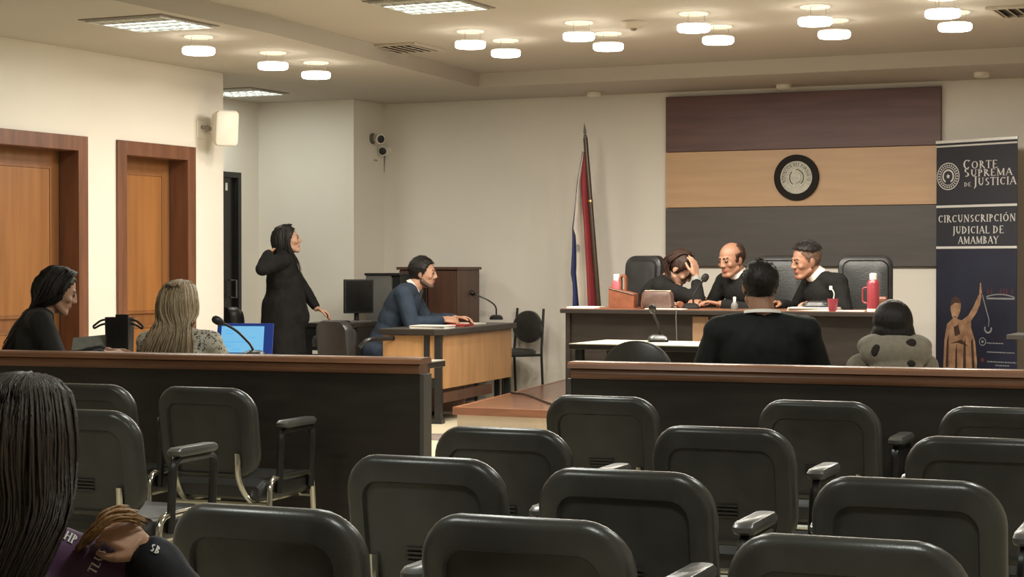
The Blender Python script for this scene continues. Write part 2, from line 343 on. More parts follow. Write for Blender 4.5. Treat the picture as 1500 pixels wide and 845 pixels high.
# stroke lettering (thin raised strokes with serifs)
def glyph(ch):
    T, t = .15, .075; s = []
    V = lambda x, w=T, y0=0, y1=1: s.append(('l', x, y0, x, y1, w))
    Ln = lambda a, b, c, d, w: s.append(('l', a, b, c, d, w))
    sf = lambda x, y, h=.13: s.append(('l', x-h, y, x+h, y, .05))
    A = lambda cx, cy, rx, ry, a0, a1: s.append(('a', cx, cy, rx, ry, a0, a1))
    W = .7
    if ch == 'C': A(.42, .5, .36, .47, 50, 310); Ln(.66, .80, .68, .95, .06); W = .78
    elif ch == 'O' or ch == 'Ó': A(.45, .5, .39, .47, 0, 360); W = .92
    elif ch == 'Q': A(.45, .5, .39, .47, 0, 360); W = .92
    elif ch == 'R': V(.16); sf(.16, .025); sf(.12, .975); A(.2, .74, .32, .235, -90, 90); Ln(.28, .5, .68, .02, T); W = .74
    elif ch == 'P': V(.16); sf(.16, .025); sf(.12, .975); A(.2, .72, .34, .255, -90, 90); W = .62
    elif ch == 'B': V(.16); A(.2, .75, .3, .225, -90, 90); A(.2, .27, .36, .25, -90, 90); sf(.12, .025); sf(.12, .975); W = .66
    elif ch == 'D': V(.16); A(.2, .5, .5, .475, -90, 90); sf(.12, .025); sf(.12, .975); W = .82
    elif ch == 'T': V(.35); sf(.35, .025); Ln(.02, .965, .68, .965, .07); Ln(.03, .82, .03, .97, .05); Ln(.67, .82, .67, .97, .05); W = .72
    elif ch == 'E': V(.16); Ln(.1, .965, .56, .965, .07); Ln(.16, .52, .48, .52, .07); Ln(.1, .035, .6, .035, .07); Ln(.57, .85, .57, .98, .05); Ln(.6, .02, .62, .17, .05); W = .68
    elif ch == 'F': V(.16); Ln(.1, .965, .56, .965, .07); Ln(.16, .52, .48, .52, .07); sf(.16, .025); W = .62
    elif ch == 'L': V(.16); Ln(.1, .035, .58, .035, .07); Ln(.58, .02, .6, .18, .05); sf(.16, .975); W = .64
    elif ch == 'I': V(.16); sf(.16, .025); sf(.16, .975); W = .34
    elif ch == 'J': V(.22, T, -.1, 1); sf(.22, .975); A(.08, -.1, .14, .18, -110, 0); W = .4
    elif ch == 'U': V(.16, T, .3, 1); V(.62, t, .3, 1); A(.39, .32, .23, .30, 180, 360); sf(.16, .975); sf(.62, .975); W = .8
    elif ch == 'S': A(.32, .73, .22, .235, 40, 260); A(.30, .27, .24, .24, -130, 90); W = .62
    elif ch == 'M': V(.14, t); V(.82, T); Ln(.14, 1, .47, .08, T); Ln(.82, 1, .47, .08, t); sf(.14, .025); sf(.82, .025); W = .98
    elif ch == 'N': V(.14, t); V(.70, t); Ln(.14, 1, .70, .02, T); sf(.14, .025); sf(.70, .975); W = .86
    elif ch == 'A': Ln(.08, .02, .40, 1, t); Ln(.40, 1, .72, .02, T); Ln(.2, .36, .58, .36, .06); sf(.08, .025, .09); sf(.72, .025, .1); W = .8
    elif ch == 'Y': Ln(.04, 1, .36, .48, T); Ln(.68, 1, .36, .48, t); V(.36, T, 0, .5); sf(.36, .025); sf(.06, .975, .1); sf(.66, .975, .1); W = .72
    elif ch == 'G': A(.42, .5, .36, .47, 50, 320); V(.70, T, .05, .45); sf(.68, .45); W = .82
    elif ch == 'H': V(.16); V(.66); Ln(.16, .52, .66, .52, .07); sf(.16, .025); sf(.16, .975); sf(.66, .025); sf(.66, .975); W = .82
    elif ch == ' ': W = .34
    if ch == 'Ó': Ln(.42, 1.06, .56, 1.22, .09)
    return s, W
def text_quads(txt, height, caps_first=1.0, bold=1.0, track=.06):
    """small-capital text as flat quads in a 2D list, height in metres"""
    Q = []; x = 0; start = True
    for ch in txt:
        h = height*(caps_first if start and ch != ' ' else 1.0); start = ch == ' '
        s, W = glyph(ch)
        for st in s:
            if st[0] == 'l':
                _, a, b, c, d, wd = st
                p, q = Vector((a, b)), Vector((c, d)); dr = (q-p).normalized(); nn = Vector((-dr.y, dr.x))*wd*bold/2
                pts = [p+nn, p-nn, q-nn, q+nn]
                Q.append([(x+v.x*h, v.y*h) for v in pts])
            else:
                _, cx, cy, rx, ry, a0, a1 = st; N = 14; prev = None
                for k in range(N+1):
                    a = math.radians(a0+(a1-a0)*k/N); wd = (.06+.10*abs(math.cos(a)))*bold/2
                    o = (x+(cx+(rx+0)*math.cos(a))*h, (cy+ry*math.sin(a))*h); i = (x+(cx+(rx-2*wd)*math.cos(a))*h, (cy+(ry-2*wd)*math.sin(a))*h)
                    if prev: Q.append([prev[0], prev[1], i, o])
                    prev = (o, i)
        x += (W+track)*h
    return Q, x
def quads_mesh(name, Q, fn, m, parent):
    vs, fs = [], []
    for q in Q:
        b = len(vs); vs += [fn(*p) for p in q]; fs.append(tuple(range(b, b+len(q))))
    me = bpy.data.meshes.new(name); me.from_pydata(vs, [], fs)
    return mesh_obj(name, me, m, parent)
# emblem
ec = onY(1167.5, 260, YP); er = .5*66/FPX*(ec-EYEV).length
em = thing('wall_emblem', 'round silver state seal in a black ring on the tan band', 'emblem', (ec.x, YP, ec.z))
def disc(bm, r0, r1, y0, y1, n=48):   # a ring facing -y
    lp = lambda r, y: [Vector((r*math.cos(2*PI*k/n), y, r*math.sin(2*PI*k/n))) for k in range(n)]
    if r0 <= 0: rings(bm, [lp(r1, y0), lp(r1, y1)])
    else:
        rings(bm, [lp(r1, y0), lp(r1, y1), lp(r0, y1), lp(r0, y0)], False, False)
    return bm
bm = NB(); disc(bm, er*.72, er, 0, -.03); obj('ring', bm, M['bronze'], em, True)
bm = NB(); disc(bm, 0, er*.73, 0, -.014); face = obj('seal_face', bm, M['silver'], em, True)
bm = NB(); disc(bm, er*.66, er*.715, -.012, -.024); disc(bm, er*.42, er*.44, -.012, -.018); obj('rim', bm, M['silver'], face, True)
Q, Wd = text_quads('REPUBLICA DEL PARAGUAY', er*.15, 1, 1.1, .12)
def circ(x, y, R0=er*.485, tot=Wd):
    a = math.radians(200) - (x/tot)*math.radians(220); r = R0+y; return (r*math.cos(a), -.0165, r*math.sin(a))
quads_mesh('seal_lettering', Q, circ, M['silverdark'], face)
bm = NB(); disc(bm, 0, er*.2, -.012, -.024, 24)
for v in bm.verts: v.co.z *= 1.25
obj('seal_centre', bm, M['silver'], face, True)
bm = NB()
for k in range(26):
    a = math.radians(-150+k*9.5) if k > 10 else math.radians(-130-k*9)
    r = er*.31; p = Vector((r*math.cos(a), -.016, r*math.sin(a)*1.1))
    bmesh.ops.create_icosphere(bm, subdivisions=1, radius=er*.045, matrix=Matrix.Translation(p) @ Matrix.Rotation(-a, 4, 'Y') @ Matrix.Diagonal((.6, .3, 1.2, 1)))
tag(obj('wreath', bm, M['silverdark'], face, True), kind='stuff')
# ------------------------------------------------------------------ ceiling lamps
def lamp(px, py, zc, label, group, power=LAMP_W):
    c = onz(px, py, zc-.098)
    t = thing('ceiling_lamp', label, 'lamp', (c.x, c.y, zc), 0, group)
    bm = NB(); lathe(bm, [(.092, 0), (.096, -.004), (.09, -.010)], 32); obj('canopy', bm, M['lampcapglow'], t, True)
    for k in range(3):
        a = k*2*PI/3+.4; bm = NB(); tube(bm, [(.07*math.cos(a), .07*math.sin(a), -.008), (.07*math.cos(a), .07*math.sin(a), -.074)], .0018, 6)
        obj('hanger', bm, M['ceil'], t, True)
    bm = NB(); lathe(bm, [(.02, -.068), (.1, -.069), (.103, -.076)], 32); obj('housing', bm, M['white'], t, True)
    bm = NB(); lathe(bm, [(.103, -.0765), (.107, -.082), (.107, -.108), (.098, -.119), (.03, -.121)], 32); obj('glass_disc', bm, M['lampglow'], t, True)
    ld = bpy.data.lights.new('lamp_light', 'AREA'); ld.shape = 'DISK'; ld.size = .2; ld.energy = power; ld.color = LAMP_COL
    lo = bpy.data.objects.new('lamp_light', ld); COL.objects.link(lo); lo.parent = t; lo.location = (0, 0, -.125)
for (px, py), w_ in zip(((291, 75), (400, 97), (463, 110.5)), ('farthest from', 'second nearest to', 'nearest to')):
    lamp(px, py, ZS, 'round disc lamp of the row above the wooden doors, %s the alcove' % w_, 'disc lamps above the doors', LAMP_W*.26)
NTH = ('nearest', 'second nearest', 'third from', 'second farthest from', 'farthest from')
for (px, py), w_ in zip(((689, 66), (848, 54), (1016, 41.5), (1194, 32), (1381, 20.5)), NTH):
    lamp(px, py, ZT, 'disc lamp of the row farther from wall panel, %s the alcove' % w_, 'disc lamps farther from the wall panel')
for (px, py), w_ in zip(((741, 78.5), (891, 69), (1052, 59.5), (1222, 51), (1399, 40)), NTH):
    lamp(px, py, ZT, 'disc lamp of the row nearer the wall panel, %s the alcove' % w_, 'disc lamps nearer the wall panel')
# ------------------------------------------------------------------ troffers
def troffer(px, py, zc, label, lx=.62, ly=.62, lit=(0,), n=(7, 4), at_xy=None, power=None):
    c = onz(px, py, zc) if at_xy is None else Vector((*at_xy, zc))
    t = thing('ceiling_troffer', label, 'light', (c.x, c.y, zc), 0, None)
    bm = NB()
    for (a, b, q, r) in ((-lx/2, lx/2, -ly/2, -ly/2+.03), (-lx/2, lx/2, ly/2-.03, ly/2), (-lx/2, -lx/2+.03, -ly/2+.03, ly/2-.03), (lx/2-.03, lx/2, -ly/2+.03, ly/2-.03)):
        box(bm, a, b, q, r, -.006, 0)
    obj('frame', bm, M['greyrim'], t)
    bm = NB(); box(bm, -lx/2+.03, lx/2-.03, -ly/2+.03, ly/2-.03, -.003, -.001); obj('reflector', bm, M['alum'], t)
    nx, ny = n
    for i in range(nx+1):
        x = -lx/2+.04+(lx-.08)*i/nx
        bm = NB(); box(bm, x-.006, x+.006, -ly/2+.03, ly/2-.03, -.016, -.004); obj('louvre_blade', bm, M['alum'], t)
    for j in range(ny+1):
        y = -ly/2+.04+(ly-.08)*j/ny
        bm = NB(); box(bm, -lx/2+.03, lx/2-.03, y-.005, y+.005, -.018, -.004); obj('louvre_rail', bm, M['alum'], t)
    for j in range(ny):
        y = -ly/2+.04+(ly-.08)*(j+.5)/ny
        bm = NB(); tube(bm, [(-lx/2+.05, y, -.0085), (lx/2-.05, y, -.0085)], .005, 8); obj('fluorescent_tube', bm, M['tube'] if j in lit else M['white'], t, True)
    ld = bpy.data.lights.new('troffer_light', 'AREA'); ld.shape = 'SQUARE'; ld.size = .5; ld.energy = power or TROFFER_W; ld.color = (.95, 1, .93)
    lo = bpy.data.objects.new('troffer_light', ld); COL.objects.link(lo); lo.parent = t; lo.location = (0, 0, -.02)
troffer(219, 33, ZS, 'square louvred ceiling light above the wooden doors', lit=(1, 2, 3))
troffer(629, 6, ZT, 'square louvred ceiling light beside the ceiling air vent', lit=(1, 2, 3))
troffer(352, 134, ZS, 'square louvred ceiling light in the alcove behind the wall speaker', lit=(1, 2, 3))
# troffers added out of view over the audience, to brighten the armchairs
for k, (xx, yy) in enumerate(((-3.4, 6.6), (-.4, 6.6), (-3.4, 2.6), (-.4, 2.6))):
    troffer(0, 0, ZT, 'added unseen louvred ceiling light over the %s audience seats' % ('front aisle', 'front wall side', 'rear aisle', 'rear wall side')[k], lit=(0, 1, 2, 3), at_xy=(xx, yy), power=AUD_FILL_W)
def vent(px, py, zc, label, lx=.46, ly=.46):
    c = onz(px, py, zc); t = thing('ceiling_vent', label, 'vent', (c.x, c.y, zc))
    bm = NB()
    for (a, b, q, r) in ((-lx/2, lx/2, -ly/2, -ly/2+.04), (-lx/2, lx/2, ly/2-.04, ly/2), (-lx/2, -lx/2+.04, -ly/2+.04, ly/2-.04), (lx/2-.04, lx/2, -ly/2+.04, ly/2-.04)): box(bm, a, b, q, r, -.018, 0, .003)
    obj('frame', bm, M['vent'], t)
    bm = NB(); box(bm, -lx/2+.04, lx/2-.04, -ly/2+.04, ly/2-.04, -.003, -.001); obj('backing', bm, M['ventdark'], t)
    for k in range(7):
        x = -lx/2+.06+k*(lx-.12)/6
        bm = NB(); box(bm, -.003, .003, -ly/2+.04, ly/2-.04, -.02, .02, mtx=Matrix.Translation((x, 0, -.016)) @ Matrix.Rotation(math.radians(-55), 4, 'Y') @ Matrix.Diagonal((1, 1, .6, 1)))
        obj('slat', bm, M['vent'], t)
vent(587, 69, ZT, 'square air vent in the raised ceiling beside a louvred light', .5, .5)
vent(1512, 14, ZT, 'square air vent in the raised ceiling near the end disc lamps', .5, .5)
c = onz(928, 31, ZT); t = thing('smoke_detector', 'round white smoke detector on the raised ceiling', 'detector', (c.x, c.y, ZT))
bm = NB(); lathe(bm, [(.088, 0), (.09, -.012), (.075, -.035), (.04, -.05)], 28); obj('body', bm, M['vent'], t, True)
bm = NB(); lathe(bm, [(.022, -.05), (.02, -.06), (.008, -.066)], 16); obj('sensor', bm, M['greyrim'], t, True)
for px, py, lb in ((1148, 123, 'small white ceiling sensor above the maroon wall panel'), (870, 134, 'small white ceiling sensor above the flag'), (1438, 105, 'small white ceiling sensor above the navy banner')):
    c = onz(px, py, ZS); t = thing('ceiling_sensor', lb, 'sensor', (c.x, c.y, ZS), 0, 'ceiling sensors')
    bm = NB(); lathe(bm, [(.085, 0), (.085, -.006), (.062, -.008)], 24); obj('plate', bm, M['vent'], t, True)
    bm = NB(); lathe(bm, [(.06, -.008), (.062, -.035), (.045, -.046)], 24); obj('lens', bm, M['white'], t, True)
# ------------------------------------------------------------------ wall speaker
sp = onX(293, 186, XL)
t = thing('wall_speaker', 'cream loudspeaker tilted on a bracket at the end of the door wall', 'speaker', (XL, sp.y, sp.z))
bm = NB(); box(bm, 0, .012, -.05, .05, -.09, .05, .004); obj('wall_plate', bm, M['white'], t)
bm = NB(); tube(bm, arcpts([(.01, 0, .0), (.06, .02, -.01), (.09, .04, -.02)], .03), .014, 10)
bmesh.ops.create_icosphere(bm, subdivisions=2, radius=.026, matrix=Matrix.Translation((.055, .02, -.01))); obj('bracket', bm, M['greyrim'], t, True)
sm = Matrix.Translation((.19, .05, -.01)) @ Matrix.Rotation(math.radians(58), 4, 'Z') @ Matrix.Rotation(math.radians(6), 4, 'X')
bm = NB(); lp = lambda y, w_, h_: [sm @ Vector((x, y, z)) for x, z in rrect(w_, h_, .03, 4)]
rings(bm, [lp(.10, .10, .16), lp(.06, .16, .23), lp(-.02, .19, .27), lp(-.03, .195, .275)]); obj('cabinet', bm, M['white'], t, True)
bm = NB(); rings(bm, [lp(-.032, .19, .27), lp(-.06, .185, .265), lp(-.068, .165, .245)]); obj('grille', bm, M['white'], t, True)
# security cameras on the return wall
def seccam(px, py, label, yy):
    p = onX(px, py, XRET) if yy is None else onY(px, py, yy)
    t = thing('security_camera', label, 'camera', p, 0)
    a = Vector((1, 0, 0)) if yy is None else Vector((0, -1, 0))
    q = a.to_track_quat('Z', 'Y').to_matrix().to_4x4()
    bm = NB(); lathe(bm, [(.05, 0), (.05, .012), (.025, .022), (.018, .05)], 20); bm.transform(q); obj('mount', bm, M['metalgrey'] if yy is None else M['white'], t, True)
    d = (a*.5 + Vector((.45, -.75, -.18))).normalized(); q2 = Matrix.Translation(a*.06) @ d.to_track_quat('Z', 'Y').to_matrix().to_4x4()
    bm = NB(); lathe(bm, [(.02, -.04), (.04, -.03), (.043, .05), (.046, .055), (.046, .075)], 20); bm.transform(q2); obj('housing', bm, M['white'], t, True)
    bm = NB(); lathe(bm, [(.034, .074), (.036, .079), (.02, .082)], 20); bm.transform(q2); obj('lens', bm, M['black'], t, True)
    bm = NB(); tube(bm, [a*.012+Vector((-.02, 0, -.03)), a*.006+Vector((-.03, 0, -.16)), a*.006+Vector((-.03, 0, -.2))], .006, 6); obj('cable', bm, M['greyrim'], t, True)
seccam(545, 203, 'white security camera with dark lens nearer the alcove corner', None)
seccam(567, 221, 'white security camera with a cable hanging down the wall', YB)
p = onX(549, 232, XRET); t = thing('wall_outlet', 'small wall plate under the security cameras', 'outlet', p)
bm = NB(); box(bm, 0, .008, -.04, .04, -.03, .03, .002); obj('plate', bm, M['wall'], t)
bm = NB(); box(bm, .008, .012, -.03, .03, -.022, -.012); obj('slot', bm, M['greyrim'], t)
# ================================================================== AUDIENCE CHAIRS
CH_TOP = .88
def bent(x, y, z, k=.55, tilt=.16): return Vector((x, y - k*(.23*.23-x*x)*1.0 - (z-.5)*tilt, z))
def make_chair():
    t = thing('armchair', 'x', 'chair')
    W_, Hh = .46, .36; zc = CH_TOP-Hh/2
    def loop(w_, h_, r, y, dz=0):
        pts = rrect(w_, h_, r, 7, 0, zc+dz)
        return [bent(x, y+.03*0, z + .012*(1-(x/.23)**2)*(z-zc)/.18) for x, z in pts]
    y0 = -.215
    bm = NB()   # moulded shell: rim, recess on the rear
    rings(bm, [loop(.40, .30, .075, y0+.020), loop(.436, .336, .084, y0+.018), loop(.452, .352, .092, y0+.011), loop(W_+.002, Hh+.002, .096, y0-.002), loop(W_+.003, Hh+.003, .097, y0-.014), loop(.456, .356, .094, y0-.028), loop(.440, .340, .088, y0-.038),
               loop(.42, .32, .08, y0-.042), loop(.345, .275, .05, y0-.042, -.022), loop(.335, .265, .046, y0-.030, -.022), loop(.20, .12, .02, y0-.030, -.022)], True, True)
    back = obj('backrest', bm, M['shell'], t, True)
    bm = NB(); rings(bm, [loop(.40, .30, .075, y0+.021), loop(.39, .29, .07, y0+.038), loop(.33, .23, .05, y0+.046), loop(.15, .08, .02, y0+.048)], True, True)
    obj('back_cushion', bm, M['vinyl'], back, True)
    bm = NB()
    for k in range(4): box(bm, -.05, .05, y0-.105, y0-.099, zc-.095+k*.012, zc-.091+k*.012)
    for v in bm.verts: v.co = bent(v.co.x, v.co.y+.069, v.co.z)
    obj('vent_ribs', bm, M['shell'], back)
    # seat: cushion with a rolled front
    bm = NB()
    secs = []
    for y, zt, zb, wd in ((-.20, .475, .43, .40), (-.17, .50, .415, .44), (0, .49, .41, .44), (.15, .495, .41, .445), (.22, .50, .415, .44), (.255, .475, .425, .43), (.265, .45, .435, .42)):
        r = min(.03, (zt-zb)*.45)
        secs.append([Vector((x, y, z)) for x, z in rrect(wd, zt-zb, r, 4, 0, (zt+zb)/2)])
    rings(bm, secs); obj('seat', bm, M['vinyl'], t, True)
    for s in (-1, 1):
        x = s*.236
        for (yy, yt) in ((.235, .19), (-.215, -.17)):
            bm = NB(); tube(bm, arcpts([(x, yy, 0), (x, yt, .505), (x, yt*.35, .505)], .06, 5), .0135, 10); leg = obj('leg', bm, M['chrome'], t, True)
            bm = NB(); lathe(bm, [(.018, 0), (.018, .02), (.014, .026)], 12, (x, yy, 0)); obj('foot_cap', bm, M['black'], leg, True)
        bm = NB(); tube(bm, [(x, -.065, .505), (x, .07, .505)], .0135, 10); obj('side_bar', bm, M['chrome'], t, True)
        # armrest: black loop and pad
        xa = s*.25
        bm = NB(); tube(bm, arcpts([(xa-s*.012, .175, .44), (xa, .175, .70), (xa, -.10, .70), (xa-s*.012, -.10, .44)], .045, 5), .016, 8); ar = obj('armrest', bm, M['black'], t, True)
        bm = NB(); ol = lambda sc, z: [Vector((xa+px*sc, .03+py*sc*1.0, z)) for px, py in rrect(.058, .29, .028, 6)]
        rings(bm, [ol(.9, .712), ol(1, .720), ol(1, .732), ol(.88, .742)]); obj('arm_pad', bm, M['pad'], ar, True)
        # strap of the frame up to the back
        bm = NB(); tube(bm, arcpts([bent(s*.15, y0-.036, .62), bent(s*.15, y0-.05, .5), (s*.16, -.2, .405), (s*.17, .2, .405)], .05, 5), .012, 8); obj('back_strut', bm, M['chrome'], t, True)
    for yy in (.205, -.19): bm = NB(); tube(bm, [(-.234, yy, .40), (.234, yy, .40)], .011, 8); obj('cross_rail', bm, M['chrome'], t, True)
    return t
HALL = math.radians(3)
chair0 = make_chair(); used = [False]
def chair(px, py, label, group, d=None, rz=HALL, zfloor=0):
    d = d or FPX*(EYE-zfloor-CH_TOP)/(py-HORIZON)
    p = at(px, py, d)
    off = Matrix.Rotation(rz, 3, 'Z') @ Vector((0, -.30, 0))
    c = chair0 if not used[0] else copy_tree(chair0); used[0] = True
    c.location = (p.x-off.x, p.y-off.y, zfloor); c.rotation_euler = (0, 0, rz)
    c['label'] = label; c['group'] = group
rowN = lambda k: ['row of armchairs nearest the barrier', 'second row of armchairs behind the barrier row', 'third row of armchairs', 'rearmost row of empty armchairs'][k]
chair(299, 570, 'black armchair with chrome legs nearest the end of the left barrier', rowN(0))
chair(125, 558, 'black armchair against the left barrier behind the woman in black', rowN(0), d=7.75)
chair(880, 583, 'black armchair at the aisle end of the right barrier', rowN(0))
chair(1198, 590, 'black armchair against the right barrier between the suited man and hooded person', rowN(0))
chair(1470, 600, 'black armchair against the right barrier in front of the navy banner', rowN(0))
chair(118, 603, 'black armchair behind the one at the left barrier, beside purple jacketed woman', rowN(1))
chair(733, 630, 'black armchair facing the platform step, second row at the aisle', rowN(1))
chair(1057, 629, 'black armchair in the second row behind the man in dark suit', rowN(1))
chair(1440, 645, 'black armchair in the second row in front of the navy banner', rowN(1))
chair(619, 673, 'black armchair in the third row nearest the left barrier end', rowN(2))
chair(913, 693, 'black armchair in the middle of the third row', rowN(2))
chair(1327, 706, 'black armchair in the third row behind the hooded person', rowN(2))
chair(385, 747, 'black armchair in the rearmost empty row, beside the purple jacketed woman', rowN(3))
chair(765, 763, 'black armchair in the middle of the rearmost empty row', rowN(3))
chair(1237, 793, 'black armchair in the rearmost empty row, farthest from the purple jacketed woman', rowN(3))
WOM = at(18, 600, 3.0)
chair(20, 850, 'black armchair under the woman in the purple jacket', 'armchair of the seated spectator', d=2.86)
# ------------------------------------------------------------------ simple oval-backed chairs, office chairs
def oval_chair(p, rz, label, group='oval backed court chairs', w_=.42, arms=False, zs=1.0):
    t = thing('visitor_chair', label, 'chair', p, rz, group); t.scale.z = zs
    def lp(sx, sz, y): return [Vector((sx*math.cos(a), y - .35*(.04-(sx*math.cos(a))**2), .66+sz*math.sin(a)*(.16 if math.sin(a) > 0 else .13))) for a in [2*PI*k/36 for k in range(36)]]
    bm = NB(); rings(bm, [lp(w_*.44, .86, -.19), lp(w_/2, 1, -.20), lp(w_/2, 1, -.225), lp(w_*.46, .9, -.235)]); obj('backrest', bm, M['shell'], t, True)
    bm = NB(); rings(bm, [[Vector((x, y, z)) for x, y in rrect(.42*q, .42*q, .1*q, 5)] for q, z in ((.92, .42), (1, .435), (1, .465), (.9, .48))]); obj('seat', bm, M['vinyl'], t, True)
    for s in (-1, 1):
        bm = NB(); tube(bm, arcpts([(s*.225, -.23, 0), (s*.225, -.21, .45), (s*.215, -.24, .84 if arms else .70)], .05), .012, 8); obj('leg', bm, M['black'], t, True)
        bm = NB(); tube(bm, arcpts([(s*.225, .2, 0), (s*.225, .19, .43), (s*.225, -.2, .43)], .04), .012, 8); obj('leg', bm, M['black'], t, True)
    return t
def office_chair(p, rz, label, group, hb=.62, w_=.52, zb=.5):
    t = thing('office_chair', label, 'chair', p, rz, group)
    zc = zb+hb/2
    def lp(a, b, r, y): return [Vector((x, y-.10*(z-zb)-.25*(.06-x*x), z)) for x, z in rrect(w_*a, hb*b, r, 7, 0, zc)]
    bm = NB(); rings(bm, [lp(.86, .9, .07, -.17), lp(.97, .98, .08, -.185), lp(1, 1, .085, -.21), lp(1, 1, .085, -.25), lp(.95, .97, .08, -.27), lp(.7, .8, .06, -.275)]); b = obj('backrest', bm, M['leather'], t, True)
    bm = NB(); rings(bm, [lp(.84, .88, .065, -.168), lp(.80, .84, .06, -.145), lp(.6, .7, .05, -.135)]); obj('back_cushion', bm, M['leather'], b, True)
    bm = NB(); rings(bm, [[Vector((x, y+.03, z)) for x, y in rrect(.5*q, .48*q, .1*q, 5)] for q, z in ((.85, .40), (.98, .42), (1, .47), (.9, .50))]); obj('seat', bm, M['leather'], t, True)
    for s in (-1, 1):
        bm = NB(); tube(bm, arcpts([(s*.24, .12, .42), (s*.3, .14, .50), (s*.3, .12, .66), (s*.3, -.2, .66), (s*.25, -.24, .6)], .05), .018, 8); obj('armrest', bm, M['black'], t, True)
    bm = NB(); lathe(bm, [(.03, .06), (.03, .22), (.02, .23), (.02, .38), (.09, .40)], 14); obj('stem', bm, M['black'], t, True)
    for k in range(5):
        a = 2*PI*k/5; bm = NB(); tube(bm, [(.02*math.cos(a), .02*math.sin(a), .10), (.28*math.cos(a), .28*math.sin(a), .07)], [.024, .015], 8)
        lg = obj('base_leg', bm, M['black'], t, True)
        bm = NB(); tube(bm, [(.28*math.cos(a)-.015*math.sin(a), .28*math.sin(a)+.015*math.cos(a), .028), (.28*math.cos(a)+.015*math.sin(a), .28*math.sin(a)-.015*math.cos(a), .028)], .028, 12); obj('caster', bm, M['black'], lg, True)
    return t
# ================================================================== JUDGES' BENCH
YBE = 12.62
bx0, bx1 = onY(820, 452, YBE).x, onY(1296, 456, YBE).x
BT = (onY(820, 452, YBE).z + onY(1290, 456.5, YBE).z)/2
t = thing('judges_bench', 'long dark judges bench with brown top edge on the wooden platform', 'bench', ((bx0+bx1)/2, YBE, L2))
bw = (bx1-bx0)/2; bh = BT-L2
bm = NB(); box(bm, -bw, bw, 0, .72, bh-.035, bh-.004, .004); obj('top_core', bm, M['darkwood'], t)
bm = NB(); box(bm, -bw+.01, bw-.01, .005, .715, bh-.004, bh, .001); obj('worktop', bm, M['capwood'], t)
bm = NB(); box(bm, -bw+.065, bw-.065, .06, .085, .02, bh-.035); fp = obj('front_panel', bm, M['darkwood'], t)
for s in (-1, 1):
    bm = NB(); box(bm, min(s*(bw-.065), s*(bw-.03)), max(s*(bw-.065), s*(bw-.03)), .04, .66, 0, bh-.035); obj('side_panel', bm, M['darkwood'], t)
ox = onY(1023, 480, YBE).x - (bx0+bx1)/2
bm = NB(); box(bm, ox-.06, ox+.06, .045, .06, .05, bh-.05); obj('oak_panel', bm, M['oakdull'], t)
bm = NB(); box(bm, -bw+.065, bw-.065, .05, .06, .0, .07); obj('plinth', bm, M['black'], t)
cx = onY(991, 470, YBE).x - (bx0+bx1)/2
bm = NB(); tube(bm, [(cx+.004, -.008, bh+.004), (cx, -.012, bh-.05), (cx-.006, .04, .3), (cx-.01, .03, .01)], .0035, 6); obj('microphone_lead', bm, M['metalgrey'], t, True)
# office chairs behind the bench
def seatat(px, Y, z): v = onY(px, 400, Y); return (v.x, v.y, z)
office_chair(seatat(916, 13.72, L2), PI-.25, 'black leather chair standing empty beside the flag', 'judges chairs', hb=.60, w_=.36)
office_chair(seatat(1137, 13.98, L2), PI+.1, 'black leather chair behind the balding judge', 'judges chairs', hb=.60, w_=.46)
office_chair(seatat(1268, 13.78, L2), PI+.25, 'black leather chair behind the judge in white collar', 'judges chairs', hb=.60, w_=.42)
# ------------------------------------------------------------------ tables
def plain_table(name, label, x0, x1, y0, y1, z0, zt, top='whitetop', rz=0, panel=None, inset=.05):
    cx, cy = (x0+x1)/2, (y0+y1)/2
    t = thing(name, label, 'table', (cx, cy, z0), rz)
    a, b, h = (x1-x0)/2, (y1-y0)/2, zt-z0
    bm = NB(); box(bm, -a, a, -b, b, h-.005, h); obj('tabletop', bm, M[top], t)
    bm = NB(); box(bm, -a, a, -b, b, h-.035, h-.005, .003); obj('top_edge', bm, M['darkwood'], t)
    for sx in (-1, 1):
        for sy in (-1, 1):
            bm = NB(); box(bm, sx*(a-inset)-.022, sx*(a-inset)+.022, sy*(b-.05)-.022, sy*(b-.05)+.022, 0, h-.035); obj('leg', bm, M['black'], t)
    bm = NB(); box(bm, -a+inset+.03, a-inset-.03, b-.06, b-.04, h-.40, h-.035); obj('modesty_panel', bm, M[panel or 'darkwood'], t)
    return t
# table before the women behind the left barrier
q = onz(621, 531, .90)
tb = plain_table('counsel_table', 'long dark table with pale top before the two seated women', q.x-2.95, q.x, q.y, q.y+.30, L1, .90, inset=.22)
tb.rotation_euler.z = .105; tb.location = (q.x-1.475*math.cos(.105)-.15*math.sin(.105), q.y-1.475*math.sin(.105)+.15*math.cos(.105), L1)
def ontable(px, v=.15):   # point on that table's top, v metres behind its front edge
    r = ray(px, 430); nx, ny = -math.sin(.105), math.cos(.105); tt = ((q_t.x*nx+q_t.y*ny)+v)/(r.x*nx+r.y*ny); return Vector((r.x*tt, r.y*tt, .90))
q_t = q.copy()
TLY = q.y
